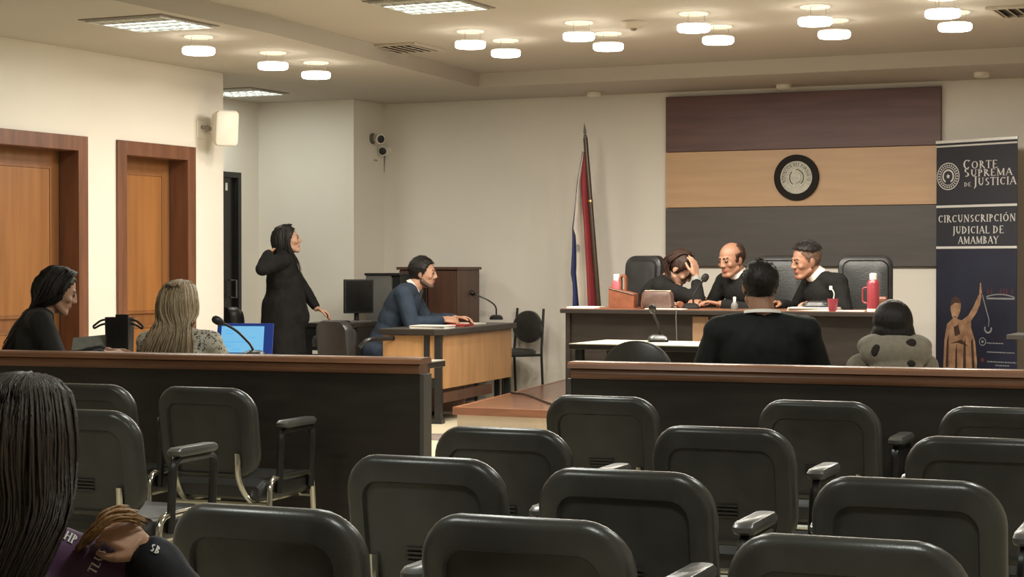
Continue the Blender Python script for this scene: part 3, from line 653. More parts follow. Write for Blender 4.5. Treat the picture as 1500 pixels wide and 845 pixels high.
# table with pale top in front of the bench
q0 = onz(843, 502, .92); q1 = onz(1125, 508, .92)
plain_table('counsel_table', 'pale topped table with a microphone before the judges bench', q0.x, q1.x, q0.y-.1, q0.y+.5, L1, .92)
TRY = q0.y
q = onz(1474, 490, .94)
t = thing('side_table', 'small grey topped table on a pale post beside the navy banner', 'table', (q.x+.3, q.y+.2, L1))
bm = NB(); box(bm, -.3, .3, -.2, .2, .94-L1-.03, .94-L1, .004); obj('tabletop', bm, M['endgrey'], t)
bm = NB(); box(bm, -.16, -.12, -.16, -.12, 0, .94-L1-.03); box(bm, .2, .24, -.16, -.12, 0, .94-L1-.03); obj('post', bm, M['alum'], t)
bm = NB(); box(bm, -.2, .28, -.17, .17, 0, .02); obj('base', bm, M['endgrey'], t)
oc = at(932, 498, 10.15)
oval_chair((oc.x, oc.y+.2, L1), HALL, 'oval backed dark chair before the pale table, beside the suited man', w_=.40)
# ------------------------------------------------------------------ desk of the man in the blue suit
dc = onz(648, 621, L1)
DR = YAW - math.radians(19)
t = thing('witness_desk', 'black framed oak panelled desk of the man in blue suit', 'desk', (dc.x, dc.y, L1), DR)
DH, DL, DW = .735, 1.68, .50          # local: x to the left is negative, y runs back
bm = NB(); pl_ = [(.03, -.0), (.035, DL), (-DW-.02, DL), (-DW-.03, -.02), (-.05, -.05)]
prism(bm, pl_, DH-.045, DH-.006); obj('top_edge', bm, M['darkwood'], t)
bm = NB(); prism(bm, [(x*.985, y*.995+.004) for x, y in pl_], DH-.006, DH); obj('tabletop', bm, M['slate'], t)
bm = NB(); box(bm, -.02, 0, .03, DL-.03, .27, DH-.05, .002); obj('oak_side_panel', bm, M['oak'], t)
bm = NB(); box(bm, -DW, -.15, 0, .02, .355, DH-.05, .002); obj('oak_end_panel', bm, M['oak'], t)
bm = NB(); box(bm, -.105, -.062, .0, .02, .355, DH-.05, .002); obj('oak_filler', bm, M['oak'], t)
for x0, x1 in ((-.15, -.105), (-.062, -.008)):
    bm = NB(); box(bm, x0, x1, -.012, .03, .0, DH-.045, .003); obj('post', bm, M['black'], t)
bm = NB(); box(bm, -DW-.03, 0, -.02, .06, .0, .04, .003); obj('foot_bar', bm, M['black'], t)
bm = NB(); box(bm, -DW, -.15, .0, .03, .28, .355); box(bm, -.105, -.062, 0, .03, .28, .355); obj('lower_rail', bm, M['black'], t)
bm = NB(); box(bm, -.04, -.01, .06, DL-.5, .16, .24); obj('side_rail', bm, M['brownwood'], t)
for x0, x1 in ((-.15, -.105), (-.062, -.01)):
    bm = NB(); box(bm, x0, x1, DL-.06, DL-.02, 0, DH-.045); obj('post', bm, M['black'], t)
bm = NB(); box(bm, -DW, 0, DL-.08, DL, 0, .04); obj('foot_bar', bm, M['black'], t)
bm = NB(); box(bm, -DW+.02, -.02, .55, .565, .05, DH-.05); obj('inner_panel', bm, M['brownwood'], t)
DM = Matrix.Translation((dc.x, dc.y, L1)) @ Matrix.Rotation(DR, 4, 'Z')
oc = at(748, 458, 16.3)
v = oval_chair((oc.x-.05, oc.y+.05, L1), DR+PI*.5+.9, 'dark chair with black frame beside the far end of the oak desk', w_=.46, arms=True)
# computer table, monitor, tower cabinet
ct = onz(458, 473, .895)
t = thing('computer_table', 'dark computer table with light oak panel beside the standing woman', 'table', (ct.x, ct.y, L1), .12)
h = .895-L1
bm = NB(); box(bm, -.1, .40, -.02, .6, h-.035, h, .004); obj('tabletop', bm, M['darkwood'], t)
bm = NB(); box(bm, .10, .37, 0, .02, 0, h-.10); obj('oak_panel', bm, M['oak'], t)
bm = NB(); box(bm, -.08, .10, .0, .55, 0, h-.035); pd = obj('pedestal', bm, M['black'], t)
bm = NB(); box(bm, -.0, .05, -.006, 0, h-.26, h-.23); obj('label_plate', bm, M['paper'], pd)
bm = NB(); box(bm, .10, .38, 0, .03, h-.10, h-.035); obj('apron', bm, M['brownwood'], t)
bm = NB(); box(bm, .37, .39, .03, .58, 0, h-.035); obj('side_panel', bm, M['darkwood'], t)
CT = Matrix.Translation((ct.x, ct.y, .895)) @ Matrix.Rotation(.12, 4, 'Z')
mp = CT @ Vector((.28, .34, 0))
t = thing('desktop_monitor', 'black desktop monitor turned sideways on the computer table', 'monitor', mp, facing(180)+.5)
k_ = .62
bm = NB(); box(bm, -.135, .135, -.03, .0, .075, .365, .006); mo = obj('casing', bm, M['black'], t)
bm = NB(); box(bm, -.12, .12, .0, .002, .09, .35); obj('screen', bm, M['blackglass'], mo)
bm = NB(); box(bm, -.08, .08, -.055, -.03, .12, .30, .01); obj('rear_housing', bm, M['black'], t)
bm = NB(); tube(bm, [(0, -.06, .01), (0, -.055, .22)], [.022, .018], 10); obj('stand', bm, M['black'], t, True)
bm = NB(); box(bm, -.1, .1, -.13, .04, 0, .012, .004); obj('base', bm, M['metalgrey'], t)
kp = CT @ Vector((.10, .12, 0))
t = thing('keyboard', 'black keyboard on the computer table before the standing woman', 'keyboard', kp, .2)
bm = NB(); box(bm, -.05, .16, -.05, .06, .0, .016, .004); kb = obj('body', bm, M['black'], t)
bm = NB()
for i in range(12):
    for j in range(4): box(bm, -.043+i*.0168, -.043+i*.0168+.013, -.042+j*.024, -.042+j*.024+.019, .016, .021)
obj('keys', bm, M['metalgrey'], kb)
c0 = onY(536, 440, 14.0); c1 = onY(580, 440, 14.0)
zt = onY(558, 400, 14.0).z
t = thing('metal_cabinet', 'dark grey metal cabinet between the monitor and the brown cabinet', 'cabinet', ((c0.x+c1.x)/2, 14.0, L1), 0)
a = (c1.x-c0.x)/2
bm = NB(); box(bm, -a, a*.68, 0, .5, 0, zt-L1-.02); obj('body', bm, M['metalgrey'], t)
bm = NB(); box(bm, a*.72, a+.03, .02, .5, 0, zt-L1-.02); bd = obj('rear_housing', bm, M['black'], t)
for z in (.25, .45, .62):
    bm = NB(); box(bm, a*.8, a+.025, -.01, .02, zt-L1-z, zt-L1-z+.07, .004); obj('bracket', bm, M['metalgrey'], bd)
bm = NB(); box(bm, -a-.01, a+.04, -.01, .51, zt-L1-.02, zt-L1, .003); obj('lid', bm, M['black'], t)
office_chair((at(525, 470, 14.45).x, at(525, 470, 14.45).y, L1), facing(40), 'black office chair between the computer table and the oak desk', 'court office chairs', hb=.36, w_=.34, zb=.44)
office_chair((at(383, 470, 15.6).x, at(383, 470, 15.6).y, L1), facing(70), 'black office chair behind the standing woman', 'court office chairs', hb=.40, w_=.42, zb=.48)
p = at(316, 480, 11.2)
office_chair((p.x, p.y, L1), facing(200), 'black office chair facing the laptop with the blue cover', 'court office chairs', hb=.40, w_=.42, zb=.42)
# brown cabinet
y0 = 14.58; c0 = onY(584, 430, y0); c1 = onY(668, 430, y0); zt = onY(640, 391, y0).z
t = thing('wooden_cabinet', 'dark brown wooden cabinet against the back wall behind the suited witness', 'cabinet', (c0.x, y0, L1), .0)
a = c1.x-c0.x; hh = zt-L1
dpt = onX(702, 430, c1.x).y - y0
dpt = min(dpt, YB-y0-.03)
bm = NB(); box(bm, 0, a, 0.02, dpt, .05, hh-.025); obj('body', bm, M['brownwood'], t)
bm = NB(); box(bm, -.02, a+.02, -.01, dpt+.01, hh-.025, hh, .004); obj('top_board', bm, M['brownwood'], t)
for k in range(2):
    bm = NB(); box(bm, k*a/2+.006, (k+1)*a/2-.006, 0, .02, .06, hh-.035, .003); dd = obj('door', bm, M['brownwood'], t)
    bm = NB(); box(bm, a/2+(-.06 if k == 0 else .045), a/2+(-.045 if k == 0 else .06), -.02, 0, hh*.5, hh*.5+.12, .003); obj('handle', bm, M['metalgrey'], dd)
bm = NB(); box(bm, .01, a-.01, .03, dpt, 0, .05); obj('plinth', bm, M['black'], t)
# ------------------------------------------------------------------ microphones
def mic(p, rz, label, pts, base=True, r=.007, head=.02):
    t = thing('gooseneck_microphone', label, 'microphone', p, rz, 'gooseneck microphones')
    bm = NB(); ol = lambda q, z, y=0: [Vector((x*q, yy*q+y, z)) for x, yy in rrect(.12, .15, .03, 5)]
    rings(bm, [ol(1, 0), ol(1, .014), ol(.86, .032, .008), ol(.5, .042, .02)]); bs = obj('base', bm, M['black'], t, True)
    bm = NB(); box(bm, -.02, .02, -.05, -.03, .026, .034, .003); obj('talk_button', bm, M['metalgrey'], bs)
    P = arcpts(pts, .12, 8); bm = NB(); tube(bm, P, r, 8); nk = obj('gooseneck', bm, M['black'], t, True)
    e = Vector(P[-1]); d = (e-Vector(P[-2])).normalized()
    bm = NB(); lathe(bm, [(head*.5, -.012), (head*.95, -.002), (head*1.05, .022), (head*.9, .042), (head*.4, .052)], 16); bm.transform(Matrix.Translation(e) @ d.to_track_quat('Z', 'Y').to_matrix().to_4x4()); obj('foam_head', bm, M['black'], t, True)
p = onz(727, 468, .885); 
mic(p, facing(0), 'gooseneck microphone on the oak desk by the man in blue suit', [(0, .02, .03), (.0, .02, .12), (-.06, 0, .17), (-.2, -.02, .235)], head=.022)
p = onY(1012, 449, 12.95)
mic((p.x, p.y, BT), facing(0), 'gooseneck microphone on the judges bench between the bent judge and balding judge', [(.02, .02, .03), (.02, .02, .10), (.06, .02, .16), (.095, 0, .215)], head=.026)
p = onz(964, 500.5, .92)
mic(p, facing(0), 'gooseneck microphone on the pale topped table below the judges bench', [(.01, .02, .03), (.01, .02, .10), (-.02, 0, .15), (-.035, -.05, .19)], head=.022)
p = ontable(371, .075)
mic((p.x, p.y, .90), facing(0), 'gooseneck microphone in front of the laptop with blue cover', [(0, .02, .03), (-.015, .02, .07), (-.09, 0, .15), (-.165, -.02, .19)], head=.022)
# ------------------------------------------------------------------ laptop with blue screen
p = ontable(357, .26)
t = thing('laptop', 'open laptop with glowing blue screen on the table behind left barrier', 'laptop', (p.x, p.y, .90), facing(8))
bm = NB(); box(bm, -.15, .13, -.10, 0, 0, .018, .004); obj('keyboard_base', bm, M['black'], t)
tl = Matrix.Translation((0, 0, .015)) @ Matrix.Rotation(math.radians(-12), 4, 'X')
bm = NB(); box(bm, -.155, .155, 0, .012, 0, .165, .003, mtx=tl); lid = obj('lid', bm, M['bluecase'], t)
bm = NB(); box(bm, -.13, .105, -.003, 0, .005, .148, mtx=tl); sc = obj('screen', bm, M['screen'], lid)
bm = NB()
for (x0, x1, z) in ((-.11, -.07, .12), (-.11, -.06, .105), (-.11, .03, .06), (-.11, -.07, .04), (-.06, -.02, .02), (.02, .06, .085)): box(bm, x0, x1, -.0045, -.003, z, z+.004, mtx=tl)
obj('screen_lines', bm, M['screentext'], sc)
# black handbag and grey papers
p = ontable(175, .2)
t = thing('tote_bag', 'upright black bag with loop handles spread out on the table', 'bag', (p.x, p.y, .90), facing(12))
bm = NB(); rings(bm, [[Vector((x, y, z)) for x, y in rrect(w_, d_, .012, 3)] for w_, d_, z in ((.11, .09, 0), (.125, .10, .02), (.135, .10, .15), (.14, .09, .205))]); bg = obj('body', bm, M['black'], t, True)
bm = NB(); box(bm, .0, .075, -.056, -.045, .0, .222, .004); obj('front_flap', bm, M['black'], bg)
for s in (-1, 1):
    bm = NB(); tube(bm, arcpts([(s*.06, 0, .19), (s*.10, -.01, .19), (s*.145, -.02, .155), (s*.14, -.02, .142), (s*.10, -.01, .165), (s*.065, 0, .17)], .02), .006, 8); obj('handle', bm, M['black'], t, True)
p = ontable(132, .12)
t = thing('grey_folder', 'grey cloth folder propped on the table before the woman in black', 'folder', (p.x, p.y, .906), facing(10))
bm = NB(); box(bm, -.11, .10, -.004, .006, 0, .115, .003, mtx=Matrix.Rotation(math.radians(-35), 4, 'X') @ Matrix.Rotation(math.radians(-7), 4, 'Y')); fo = obj('cover', bm, M['greyfab'], t)
bm = NB(); box(bm, -.015, .005, -.0065, -.004, .02, .04, mtx=Matrix.Rotation(math.radians(-35), 4, 'X') @ Matrix.Rotation(math.radians(-7), 4, 'Y')); obj('white_tag', bm, M['paper'], fo)
# papers and red folder on the witness desk
def sheets(name, label, M4, sx, sy, n, m='paper', jit=.012, cat='papers'):
    t = thing(name, label, cat, M4.translation, M4.to_euler().z)
    for k in range(n):
        bm = NB(); box(bm, -sx/2, sx/2, -sy/2, sy/2, k*.006, k*.006+.0055, mtx=Matrix.Translation((random.uniform(-jit, jit), random.uniform(-jit, jit), 0)) @ Matrix.Rotation(random.uniform(-.06, .06), 4, 'Z')); obj('sheet_stack', bm, M[m], t)
    return t
sheets('paper_stack', 'white paper stack under the hands of the man in blue suit', DM @ Matrix.Translation((-.16, .22, DH)), .30, .22, 4)
sheets('red_folder', 'red folder on the oak desk beside the microphone', DM @ Matrix.Translation((-.12, .70, DH)), .17, .24, 3, 'redfolder', cat='folder')
sheets('paper_sheet', 'loose white papers beyond the red folder on the oak desk', DM @ Matrix.Translation((-.2, 1.12, DH)), .22, .3, 2)
# things on the bench
def onbench(px, Y): v = onY(px, 450, Y); return Vector((v.x, v.y, BT))
sheets('paper_sheet', 'white papers at the flag end of the judges bench', Matrix.Translation(onbench(858, 12.82)), .22, .24, 2)
sheets('leather_mat', 'tan leather mat under the thermos holder on judges bench', Matrix.Translation(onbench(912, 12.78)), .28, .2, 1, 'tanleather', 0, 'mat')
p = onbench(913, 12.80); p.z += .007
t = thing('thermos_holder', 'tan leather carrier with arched handle on the judges bench', 'holder', p, .05)
bm = NB(); o4 = [(-.10, -.05), (.10, -.05), (.10, .05), (-.10, .05)]
rings(bm, [[Vector((x, y, z)) for (x, y), z in zip(o4, zz)] for zz in ((0, 0, 0, 0), (.155, .105, .105, .155))]); bd = obj('body', bm, M['tanleather'], t)
bm = NB(); tube(bm, [(-.10, -.052, .145), (.10, -.052, .098)], .004, 6); obj('stitched_edge', bm, M['purse'], bd, True)
def strap(m_, pts, wd):
    bm = NB(); loops = []
    for p_ in pts: loops.append([Vector((p_[0], y, p_[1])) for y in (-wd, wd)] + [Vector((p_[0]*.96, y, p_[1]-.006)) for y in (wd, -wd)])
    rings(bm, loops); return bm
bm = NB(); arch = [(-.022, .10), (-.022, .21)] + [(.0+.026*math.cos(a)-.0, .215+.035*math.sin(a)) for a in [PI-k*PI/8 for k in range(9)]] + [(.026, .10)]
ti = [(-.012, .10), (-.012, .21)] + [(.0+.014*math.cos(a), .213+.022*math.sin(a)) for a in [PI-k*PI/8 for k in range(9)]] + [(.014, .10)]
for (a1, a2), (b1, b2) in zip(zip(arch, arch[1:]), zip(ti, ti[1:])):
    rings(bm, [[Vector((x, y, z)) for x, z in (a1, a2, b2, b1)] for y in (-.02, .02)])
obj('handle', bm, M['tanleather'], t)
p2 = p + Vector((-.055, .0, .0))
t = thing('pink_bottle', 'pink bottle with white cap inside the tan leather carrier', 'bottle', p2 + Vector((0, .0, .0)))
bm = NB(); lathe(bm, [(.036, .02), (.038, .03), (.038, .185), (.03, .205)], 20); obj('body', bm, M['pink'], t, True)
bm = NB(); lathe(bm, [(.022, .205), (.023, .245), (.018, .25)], 16); obj('cap', bm, M['white'], t, True)
p = onbench(964, 12.78)
t = thing('purse', 'brown zipped purse in front of the bent judge', 'purse', p, 0)
bm = NB(); sec = lambda q, y: [Vector((x*(1-.12*(z/.13)), y, z)) for x, z in [(x, z+.068) for x, z in rrect(.25*q, .135*q, .035, 5)]]
rings(bm, [sec(.86, -.045), sec(.97, -.035), sec(1, 0), sec(.97, .035), sec(.86, .045)]); bd = obj('body', bm, M['purse'], t, True)
bm = NB(); tube(bm, [(x*(1-.12*(z/.13)), -.036, z) for x, z in [(x, z+.068) for x, z in rrect(.247, .132, .035, 5)]][8:22], .0035, 6); obj('piping', bm, M['tanleather'], bd, True)
bm = NB(); tube(bm, [(-.10, 0, .134), (.10, 0, .134)], .004, 6); obj('zip', bm, M['brass'], bd, True)
sheets('paper_sheet', 'white papers under the brown purse on the judges bench', Matrix.Translation(onbench(975, 12.72)), .3, .1, 1)
p = onbench(996, 13.02)
t = thing('gavel', 'brown wooden gavel lying beside the bench microphone', 'gavel', p, .5)
bm = NB(); lathe(bm, [(.022, -.045), (.026, -.04), (.026, -.025), (.02, -.02), (.02, .02), (.026, .025), (.026, .04), (.022, .045)], 16); bm.transform(Matrix.Translation((0, 0, .027)) @ Matrix.Rotation(PI/2, 4, 'X')); obj('head', bm, M['tanleather'], t, True)
bm = NB(); tube(bm, [(0, 0, .027), (-.09, 0, .02), (-.17, 0, .012)], [.008, .009, .011], 10); obj('handle', bm, M['tanleather'], t, True)
p = onbench(1076, 12.75)
t = thing('water_bottle', 'small clear bottle with white cap before the balding judge', 'bottle', p)
bm = NB(); lathe(bm, [(.024, 0), (.026, .01), (.026, .04), (.012, .06)], 16); obj('body', bm, M['metalgrey'], t, True)
bm = NB(); lathe(bm, [(.01, .06), (.012, .09), (.008, .095)], 12); obj('cap', bm, M['white'], t, True)
sheets('paper_stack', 'white papers under the dark pouch before the judge in white collar', Matrix.Translation(onbench(1192, 12.80)), .34, .2, 4)
p = onbench(1196, 12.84); p.z += .024
t = thing('dark_pouch', 'dark soft pouch lying on the papers beside the red cup', 'pouch', p, .1)
bm = NB(); rings(bm, [[Vector((.11*q*math.cos(a), .06*q*math.sin(a), z)) for a in [2*PI*k/24 for k in range(24)]] for q, z in ((.9, 0), (1, .012), (.8, .035), (.35, .045))]); bd = obj('body', bm, M['leather'], t, True)
bm = NB(); tube(bm, [(-.08, -.035, .028), (.08, -.035, .028)], .003, 6); obj('zip', bm, M['metalgrey'], bd, True)
p = onbench(1220, 12.70)
t = thing('mate_cup', 'red mate cup with a metal straw on the judges bench', 'cup', p)
bm = NB(); lathe(bm, [(.026, 0), (.03, .01), (.038, .08), (.040, .088), (.034, .088), (.03, .07)], 20); obj('body', bm, M['cupred'], t, True)
bm = NB(); tube(bm, arcpts([(0, 0, .06), (.012, 0, .13), (-.014, 0, .165)], .03), .0045, 8); obj('straw', bm, M['alum'], t, True)
bm = NB(); box(bm, -.026, -.004, -.004, .004, .15, .178, .003); obj('straw_tip', bm, M['white'], t)
p = onbench(1279, 12.72)
t = thing('red_thermos', 'tall red thermos with white cap and side handle on bench end', 'thermos', p, 0)
bm = NB(); lathe(bm, [(.042, .02), (.043, .03), (.043, .195), (.036, .215), (.026, .225)], 24); obj('body', bm, M['thermos'], t, True)
bm = NB(); lathe(bm, [(.042, 0), (.043, .02)], 24); obj('base_ring', bm, M['white'], t, True)
bm = NB(); lathe(bm, [(.025, .222), (.026, .262), (.018, .27)], 18); obj('cap', bm, M['white'], t, True)
bm = NB(); tube(bm, arcpts([(-.04, 0, .17), (-.075, 0, .165), (-.075, 0, .065), (-.04, 0, .06)], .02), .006, 8); obj('handle', bm, M['thermos'], t, True)
sheets('paper_sheet', 'white papers between the red cup and the red thermos', Matrix.Translation(onbench(1250, 12.74)), .2, .14, 1)
p = onbench(1291, 12.98)
t = thing('leather_box', 'small tan leather box beside the red thermos', 'box', p, .1)
bm = NB(); rings(bm, [[Vector((x, y, z)) for x, y in rrect(.085*q, .085*q, .012, 3)] for q, z in ((1, 0), (1, .085), (.86, .1))]); bd = obj('body', bm, M['tanleather'], t)
bm = NB(); box(bm, -.044, .044, -.044, -.0425, .068, .074); obj('lid_seam', bm, M['purse'], bd)
# ------------------------------------------------------------------ floor cable
cp = [onz(x, y, L2+.006) for x, y in ((748, 575), (768, 577), (785, 583), (802, 590), (830, 598), (880, 610))]
bm = NB(); tube(bm, arcpts(cp, .2, 6), .007, 6); tag(obj('floor_cable', bm, M['black'], None, True), 'black cable lying across the wooden platform floor', 'cable')
# ------------------------------------------------------------------ flag
def FL(px, py, Y=14.62): return onY(px, py, Y)
fb = FL(876, 470)
t = thing('flag_on_pole', 'red white and blue flag hanging folded on a leaning pole', 'flag', (fb.x, fb.y, L2))
o = Vector(t.location); tp = FL(857.5, 202)-o; bt = Vector((.06, 0, .03))
bm = NB(); tube(bm, [bt, tp], [.024, .020], 12); pole = obj('pole', bm, M['polewood'], t, True)
dirp = (tp-bt).normalized()
bm = NB(); lathe(bm, [(.012, 0), (.018, .015), (.008, .03), (.014, .045), (.009, .08), (.001, .13)], 12); bm.transform(Matrix.Translation(tp) @ dirp.to_track_quat('Z', 'Y').to_matrix().to_4x4()); obj('spear_finial', bm, M['metalgrey'], t, True)
for f in (.735,):
    bm = NB(); tube(bm, [bt.lerp(tp, f), bt.lerp(tp, f+.008)], .026, 12); obj('pole_ring', bm, M['brass'], pole, True)
bm = NB(); lathe(bm, [(.16, 0), (.16, .015), (.05, .03), (.035, .10)], 24); obj('stand', bm, M['metalgrey'], t, True)
ys = [222, 240, 262, 276, 300, 320, 335, 345, 360, 385, 400, 415, 430, 448, 470, 500]
def bound(tbl, y): return float(np.interp(y, [a for a, b in tbl], [b for a, b in tbl]))
RR = [(202, 858), (500, 878)]
RW = [(222, 855), (270, 848.5), (276, 850), (330, 855), (400, 860), (448, 862), (500, 864)]
WB = [(222, 854.6), (268, 848), (300, 846), (338, 842), (345, 846), (370, 848), (400, 847), (448, 851), (500, 853)]
BE = [(222, 854.2), (268, 847.5), (300, 845.4), (332, 841.6), (345, 840.5), (400, 838), (420, 842), (448, 841), (500, 843)]
def cloth(nm, A, B, m, ph):
    NX = 9; vs, fs = [], []
    for i, y in enumerate(ys):
        xa, xb = bound(A, y), bound(B, y)
        for j in range(NX):
            q_ = j/(NX-1); amp = .045*min(1, (y-215)/80)
            v_ = FL(xa+(xb-xa)*q_, y)-o; v_.y += amp*math.sin(q_*PI*1.6+ph+y*.006) - .05*(1-q_)*0
            vs.append(v_)
    for i in range(len(ys)-1):
        for j in range(NX-1): a = i*NX+j; fs.append((a, a+1, a+NX+1, a+NX))
    me = bpy.data.meshes.new(nm); me.from_pydata(vs, [], fs)
    ob = mesh_obj(nm, me, M[m], t, 'all'); md = ob.modifiers.new('thick', 'SOLIDIFY'); md.thickness = .006; return ob
cloth('red_stripe', RW, [(a, b-1.5) for a, b in RR], 'red', .4); ws = cloth('white_stripe', WB, RW, 'flagw', 2.0); cloth('blue_stripe', BE, WB, 'blue', .9)
bm = NB(); c_ = FL(851, 363)-o
disc(bm, .018, .024, 0, -.004, 20); disc(bm, 0, .008, 0, -.004, 12)
for v in bm.verts: v.co = Vector((c_.x+v.co.x*.8, c_.y-.062+v.co.y, c_.z+v.co.z*1.3))
obj('flag_emblem', bm, M['printgrey'], t, True)
# ------------------------------------------------------------------ roll-up banner
b0, b1 = at(1372, 206, 14.95), at(1490.5, 199.5, 14.35)
zb = L2; ztop = (b0.z+b1.z)/2
ang = math.atan2(b1.y-b0.y, b1.x-b0.x); BW = math.hypot(b1.x-b0.x, b1.y-b0.y)
t = thing('rollup_banner', 'tall navy roll-up banner with court lettering and a statue photograph', 'banner', (b0.x, b0.y, zb), ang)
hgt = ztop-zb
bm = NB(); box(bm, 0, BW, 0, .004, .07, hgt-.02); sh = obj('sheet', bm, M['navy'], t)
bm = NB(); box(bm, -.004, BW+.004, -.008, .012, hgt-.025, hgt, .003); obj('top_rail', bm, M['alum'], t)
bm = NB(); box(bm, -.02, BW+.02, -.06, .08, 0, .075, .02); obj('base_cassette', bm, M['alum'], t, True)
bm = NB(); tube(bm, [(BW/2, .03, .06), (BW/2, .02, hgt-.01)], .009, 8); obj('support_pole', bm, M['alum'], t, True)
def pz(py): return at(1430, py, 14.65).z - zb
def pu(px): return BW*(px-1371)/119.0
def rectq(u0, u1, z0, z1): return [(u0, z0), (u1, z0), (u1, z1), (u0, z1)]
# picture coordinates are taken on the banner itself, unskewed at its middle
quads_mesh('photo_field', [rectq(.0, BW, .07, pz(366))], lambda x, z: (x, -.001, z), M['navy2'], sh)
for ya_, yb_ in ((213, 210.5), (303, 299.5), (364, 360.5)): quads_mesh('white_rule', [rectq(0, BW, pz(ya_), pz(yb_))], lambda x, z: (x, -.0018, z), M['printw'], sh)
def bannertext(txt, px0, px1, py, hpx, first=1.0):
    h_ = pz(py-hpx)-pz(py); Q, W_ = text_quads(txt, h_, first, 1.0); k = (pu(px1)-pu(px0))/W_
    quads_mesh('lettering', Q, lambda x, z: (pu(px0)+x*k, -.002, pz(py)+z), M['printw'], sh)
bannertext('CORTE', 1411, 1463, 247, 11.5, 1.22); bannertext('SUPREMA', 1412, 1484, 258.5, 10.5, 1.25); bannertext('JUSTICIA', 1427, 1489.5, 272, 11.5, 1.2)
bannertext('DE', 1413, 1424, 272.5, 6)
bannertext('CIRCUNSCRIPCIÓN', 1374, 1489, 325, 11); bannertext('JUDICIAL DE', 1396, 1472, 342, 11); bannertext('AMAMBAY', 1404, 1464, 357, 11)
cxs, czs = pu(1389), pz(256.5); rr = pu(1406)-pu(1389)
def ringq(r0, r1, a0=0, a1=360, n=40, cx_=cxs, cz_=czs):
    Q = []
    for k in range(n):
        a, b = math.radians(a0+(a1-a0)*k/n), math.radians(a0+(a1-a0)*(k+1)/n)
        Q.append([(cx_+r0*math.cos(a), cz_+r0*math.sin(a)), (cx_+r1*math.cos(a), cz_+r1*math.sin(a)), (cx_+r1*math.cos(b), cz_+r1*math.sin(b)), (cx_+r0*math.cos(b), cz_+r0*math.sin(b))])
    return Q
star = [(cxs+rr*(.2 if k % 2 == 0 else .09)*math.cos(PI/2+k*PI/5), czs+rr*(.2 if k % 2 == 0 else .09)*math.sin(PI/2+k*PI/5)) for k in range(10)]
seal = ringq(rr*.93, rr) + ringq(rr*.62, rr*.67) + [star] + ringq(rr*.40, rr*.52, -60, 240, 16)
for k in range(26):
    a = math.radians(k*360/26); seal += [[(cxs+rr*q*math.cos(a+e), czs+rr*q*math.sin(a+e)) for q, e in ((.73, -.06), (.86, -.06), (.86, .06), (.73, .06))]]
quads_mesh('printed_seal', seal, lambda x, z: (x, -.002, z), M['printw'], sh)
# printed statue with scales
def poly(pts): return [[(pu(x), pz(y)) for x, y in pts]]
quads_mesh('statue_print', poly([(1382, 555), (1384, 500), (1388, 476), (1396, 468), (1400, 462), (1404, 468), (1410, 470), (1420, 462), (1428, 448), (1434, 434), (1438, 428), (1439, 434), (1437, 446), (1432, 458), (1424, 470), (1424, 480), (1430, 500), (1433, 530), (1432, 555)])
           + poly([(1396, 466), (1393, 454), (1394, 442), (1399, 436), (1405, 436), (1409, 444), (1408, 456), (1404, 466)]) + poly([(1436, 430), (1437, 414), (1438.5, 414), (1440, 430)]), lambda x, z: (x, -.0018, z), M['sepia'], sh)
quads_mesh('statue_shade', poly([(1393, 450), (1394, 440), (1400, 434), (1407, 437), (1409, 445), (1400, 444)]) + poly([(1386, 540), (1388, 500), (1391, 490), (1390, 540)]) + poly([(1398, 480), (1405, 476), (1408, 490), (1400, 494)])
           + poly([(1412, 550), (1413, 505), (1416, 495), (1417, 550)]) + poly([(1400, 550), (1401, 515), (1403, 505), (1404, 550)]) + poly([(1426, 545), (1424, 500), (1427, 495), (1430, 545)]) + poly([(1392, 505), (1410, 498), (1420, 508), (1404, 503)]), lambda x, z: (x, -.0024, z), M['sepiad'], sh)
sc_ = [[(pu(x), pz(y)) for x, y in q_] for q_ in ([(1440, 432), (1441, 431), (1451, 468), (1450, 469)], [(1450, 468), (1451, 468), (1450, 478), (1449, 478)])] + ringq(rr*.22, rr*.34, 150, 380, 14, pu(1449), pz(481))
quads_mesh('scales_print', sc_, lambda x, z: (x, -.0024, z), M['printgrey'], sh)
sw = []
for k in range(14):
    x0, x1 = 1446+k*41/14, 1446+(k+1)*41/14
    f_ = lambda x: 434-4.2*(1-((x-1466)/21)**2)
    sw.append([(pu(x0), pz(f_(x0))), (pu(x1), pz(f_(x1))), (pu(x1), pz(f_(x1)+1.6)), (pu(x0), pz(f_(x0)+1.6))])
sw.append([(pu(1447), pz(438)), (pu(1487), pz(438)), (pu(1487), pz(435.5)), (pu(1447), pz(435.5))])
for a, b, y in ((1447, 1471, 501), (1448, 1487, 514), (1448, 1490, 528), (1460, 1480, 533)):
    x = a
    while x < b: 
        l_ = random.uniform(1.5, 4); sw.append([(pu(x), pz(y+1.6)), (pu(min(x+l_, b)), pz(y+1.6)), (pu(min(x+l_, b)), pz(y)), (pu(x), pz(y))]); x += l_+.8
sw += ringq(rr*.24, rr*.30, 0, 360, 18, pu(1441), pz(500)) + ringq(.0, rr*.1, 0, 360, 8, pu(1441), pz(500))
tag(quads_mesh('small_print', sw, lambda x, z: (x, -.0024, z), M['printgrey'], sh), kind='stuff')
rd = [[(pu(x), pz(y)) for x, y in ((a, 430), (a+1.6, 430), (a+1.2, 422), (a+.4, 422))] for a in (1448, 1453, 1466, 1471, 1475, 1483)] + ringq(0, rr*.16, 0, 360, 10, pu(1441), pz(527))
quads_mesh('red_print', rd, lambda x, z: (x, -.0024, z), M['redprint'], sh)
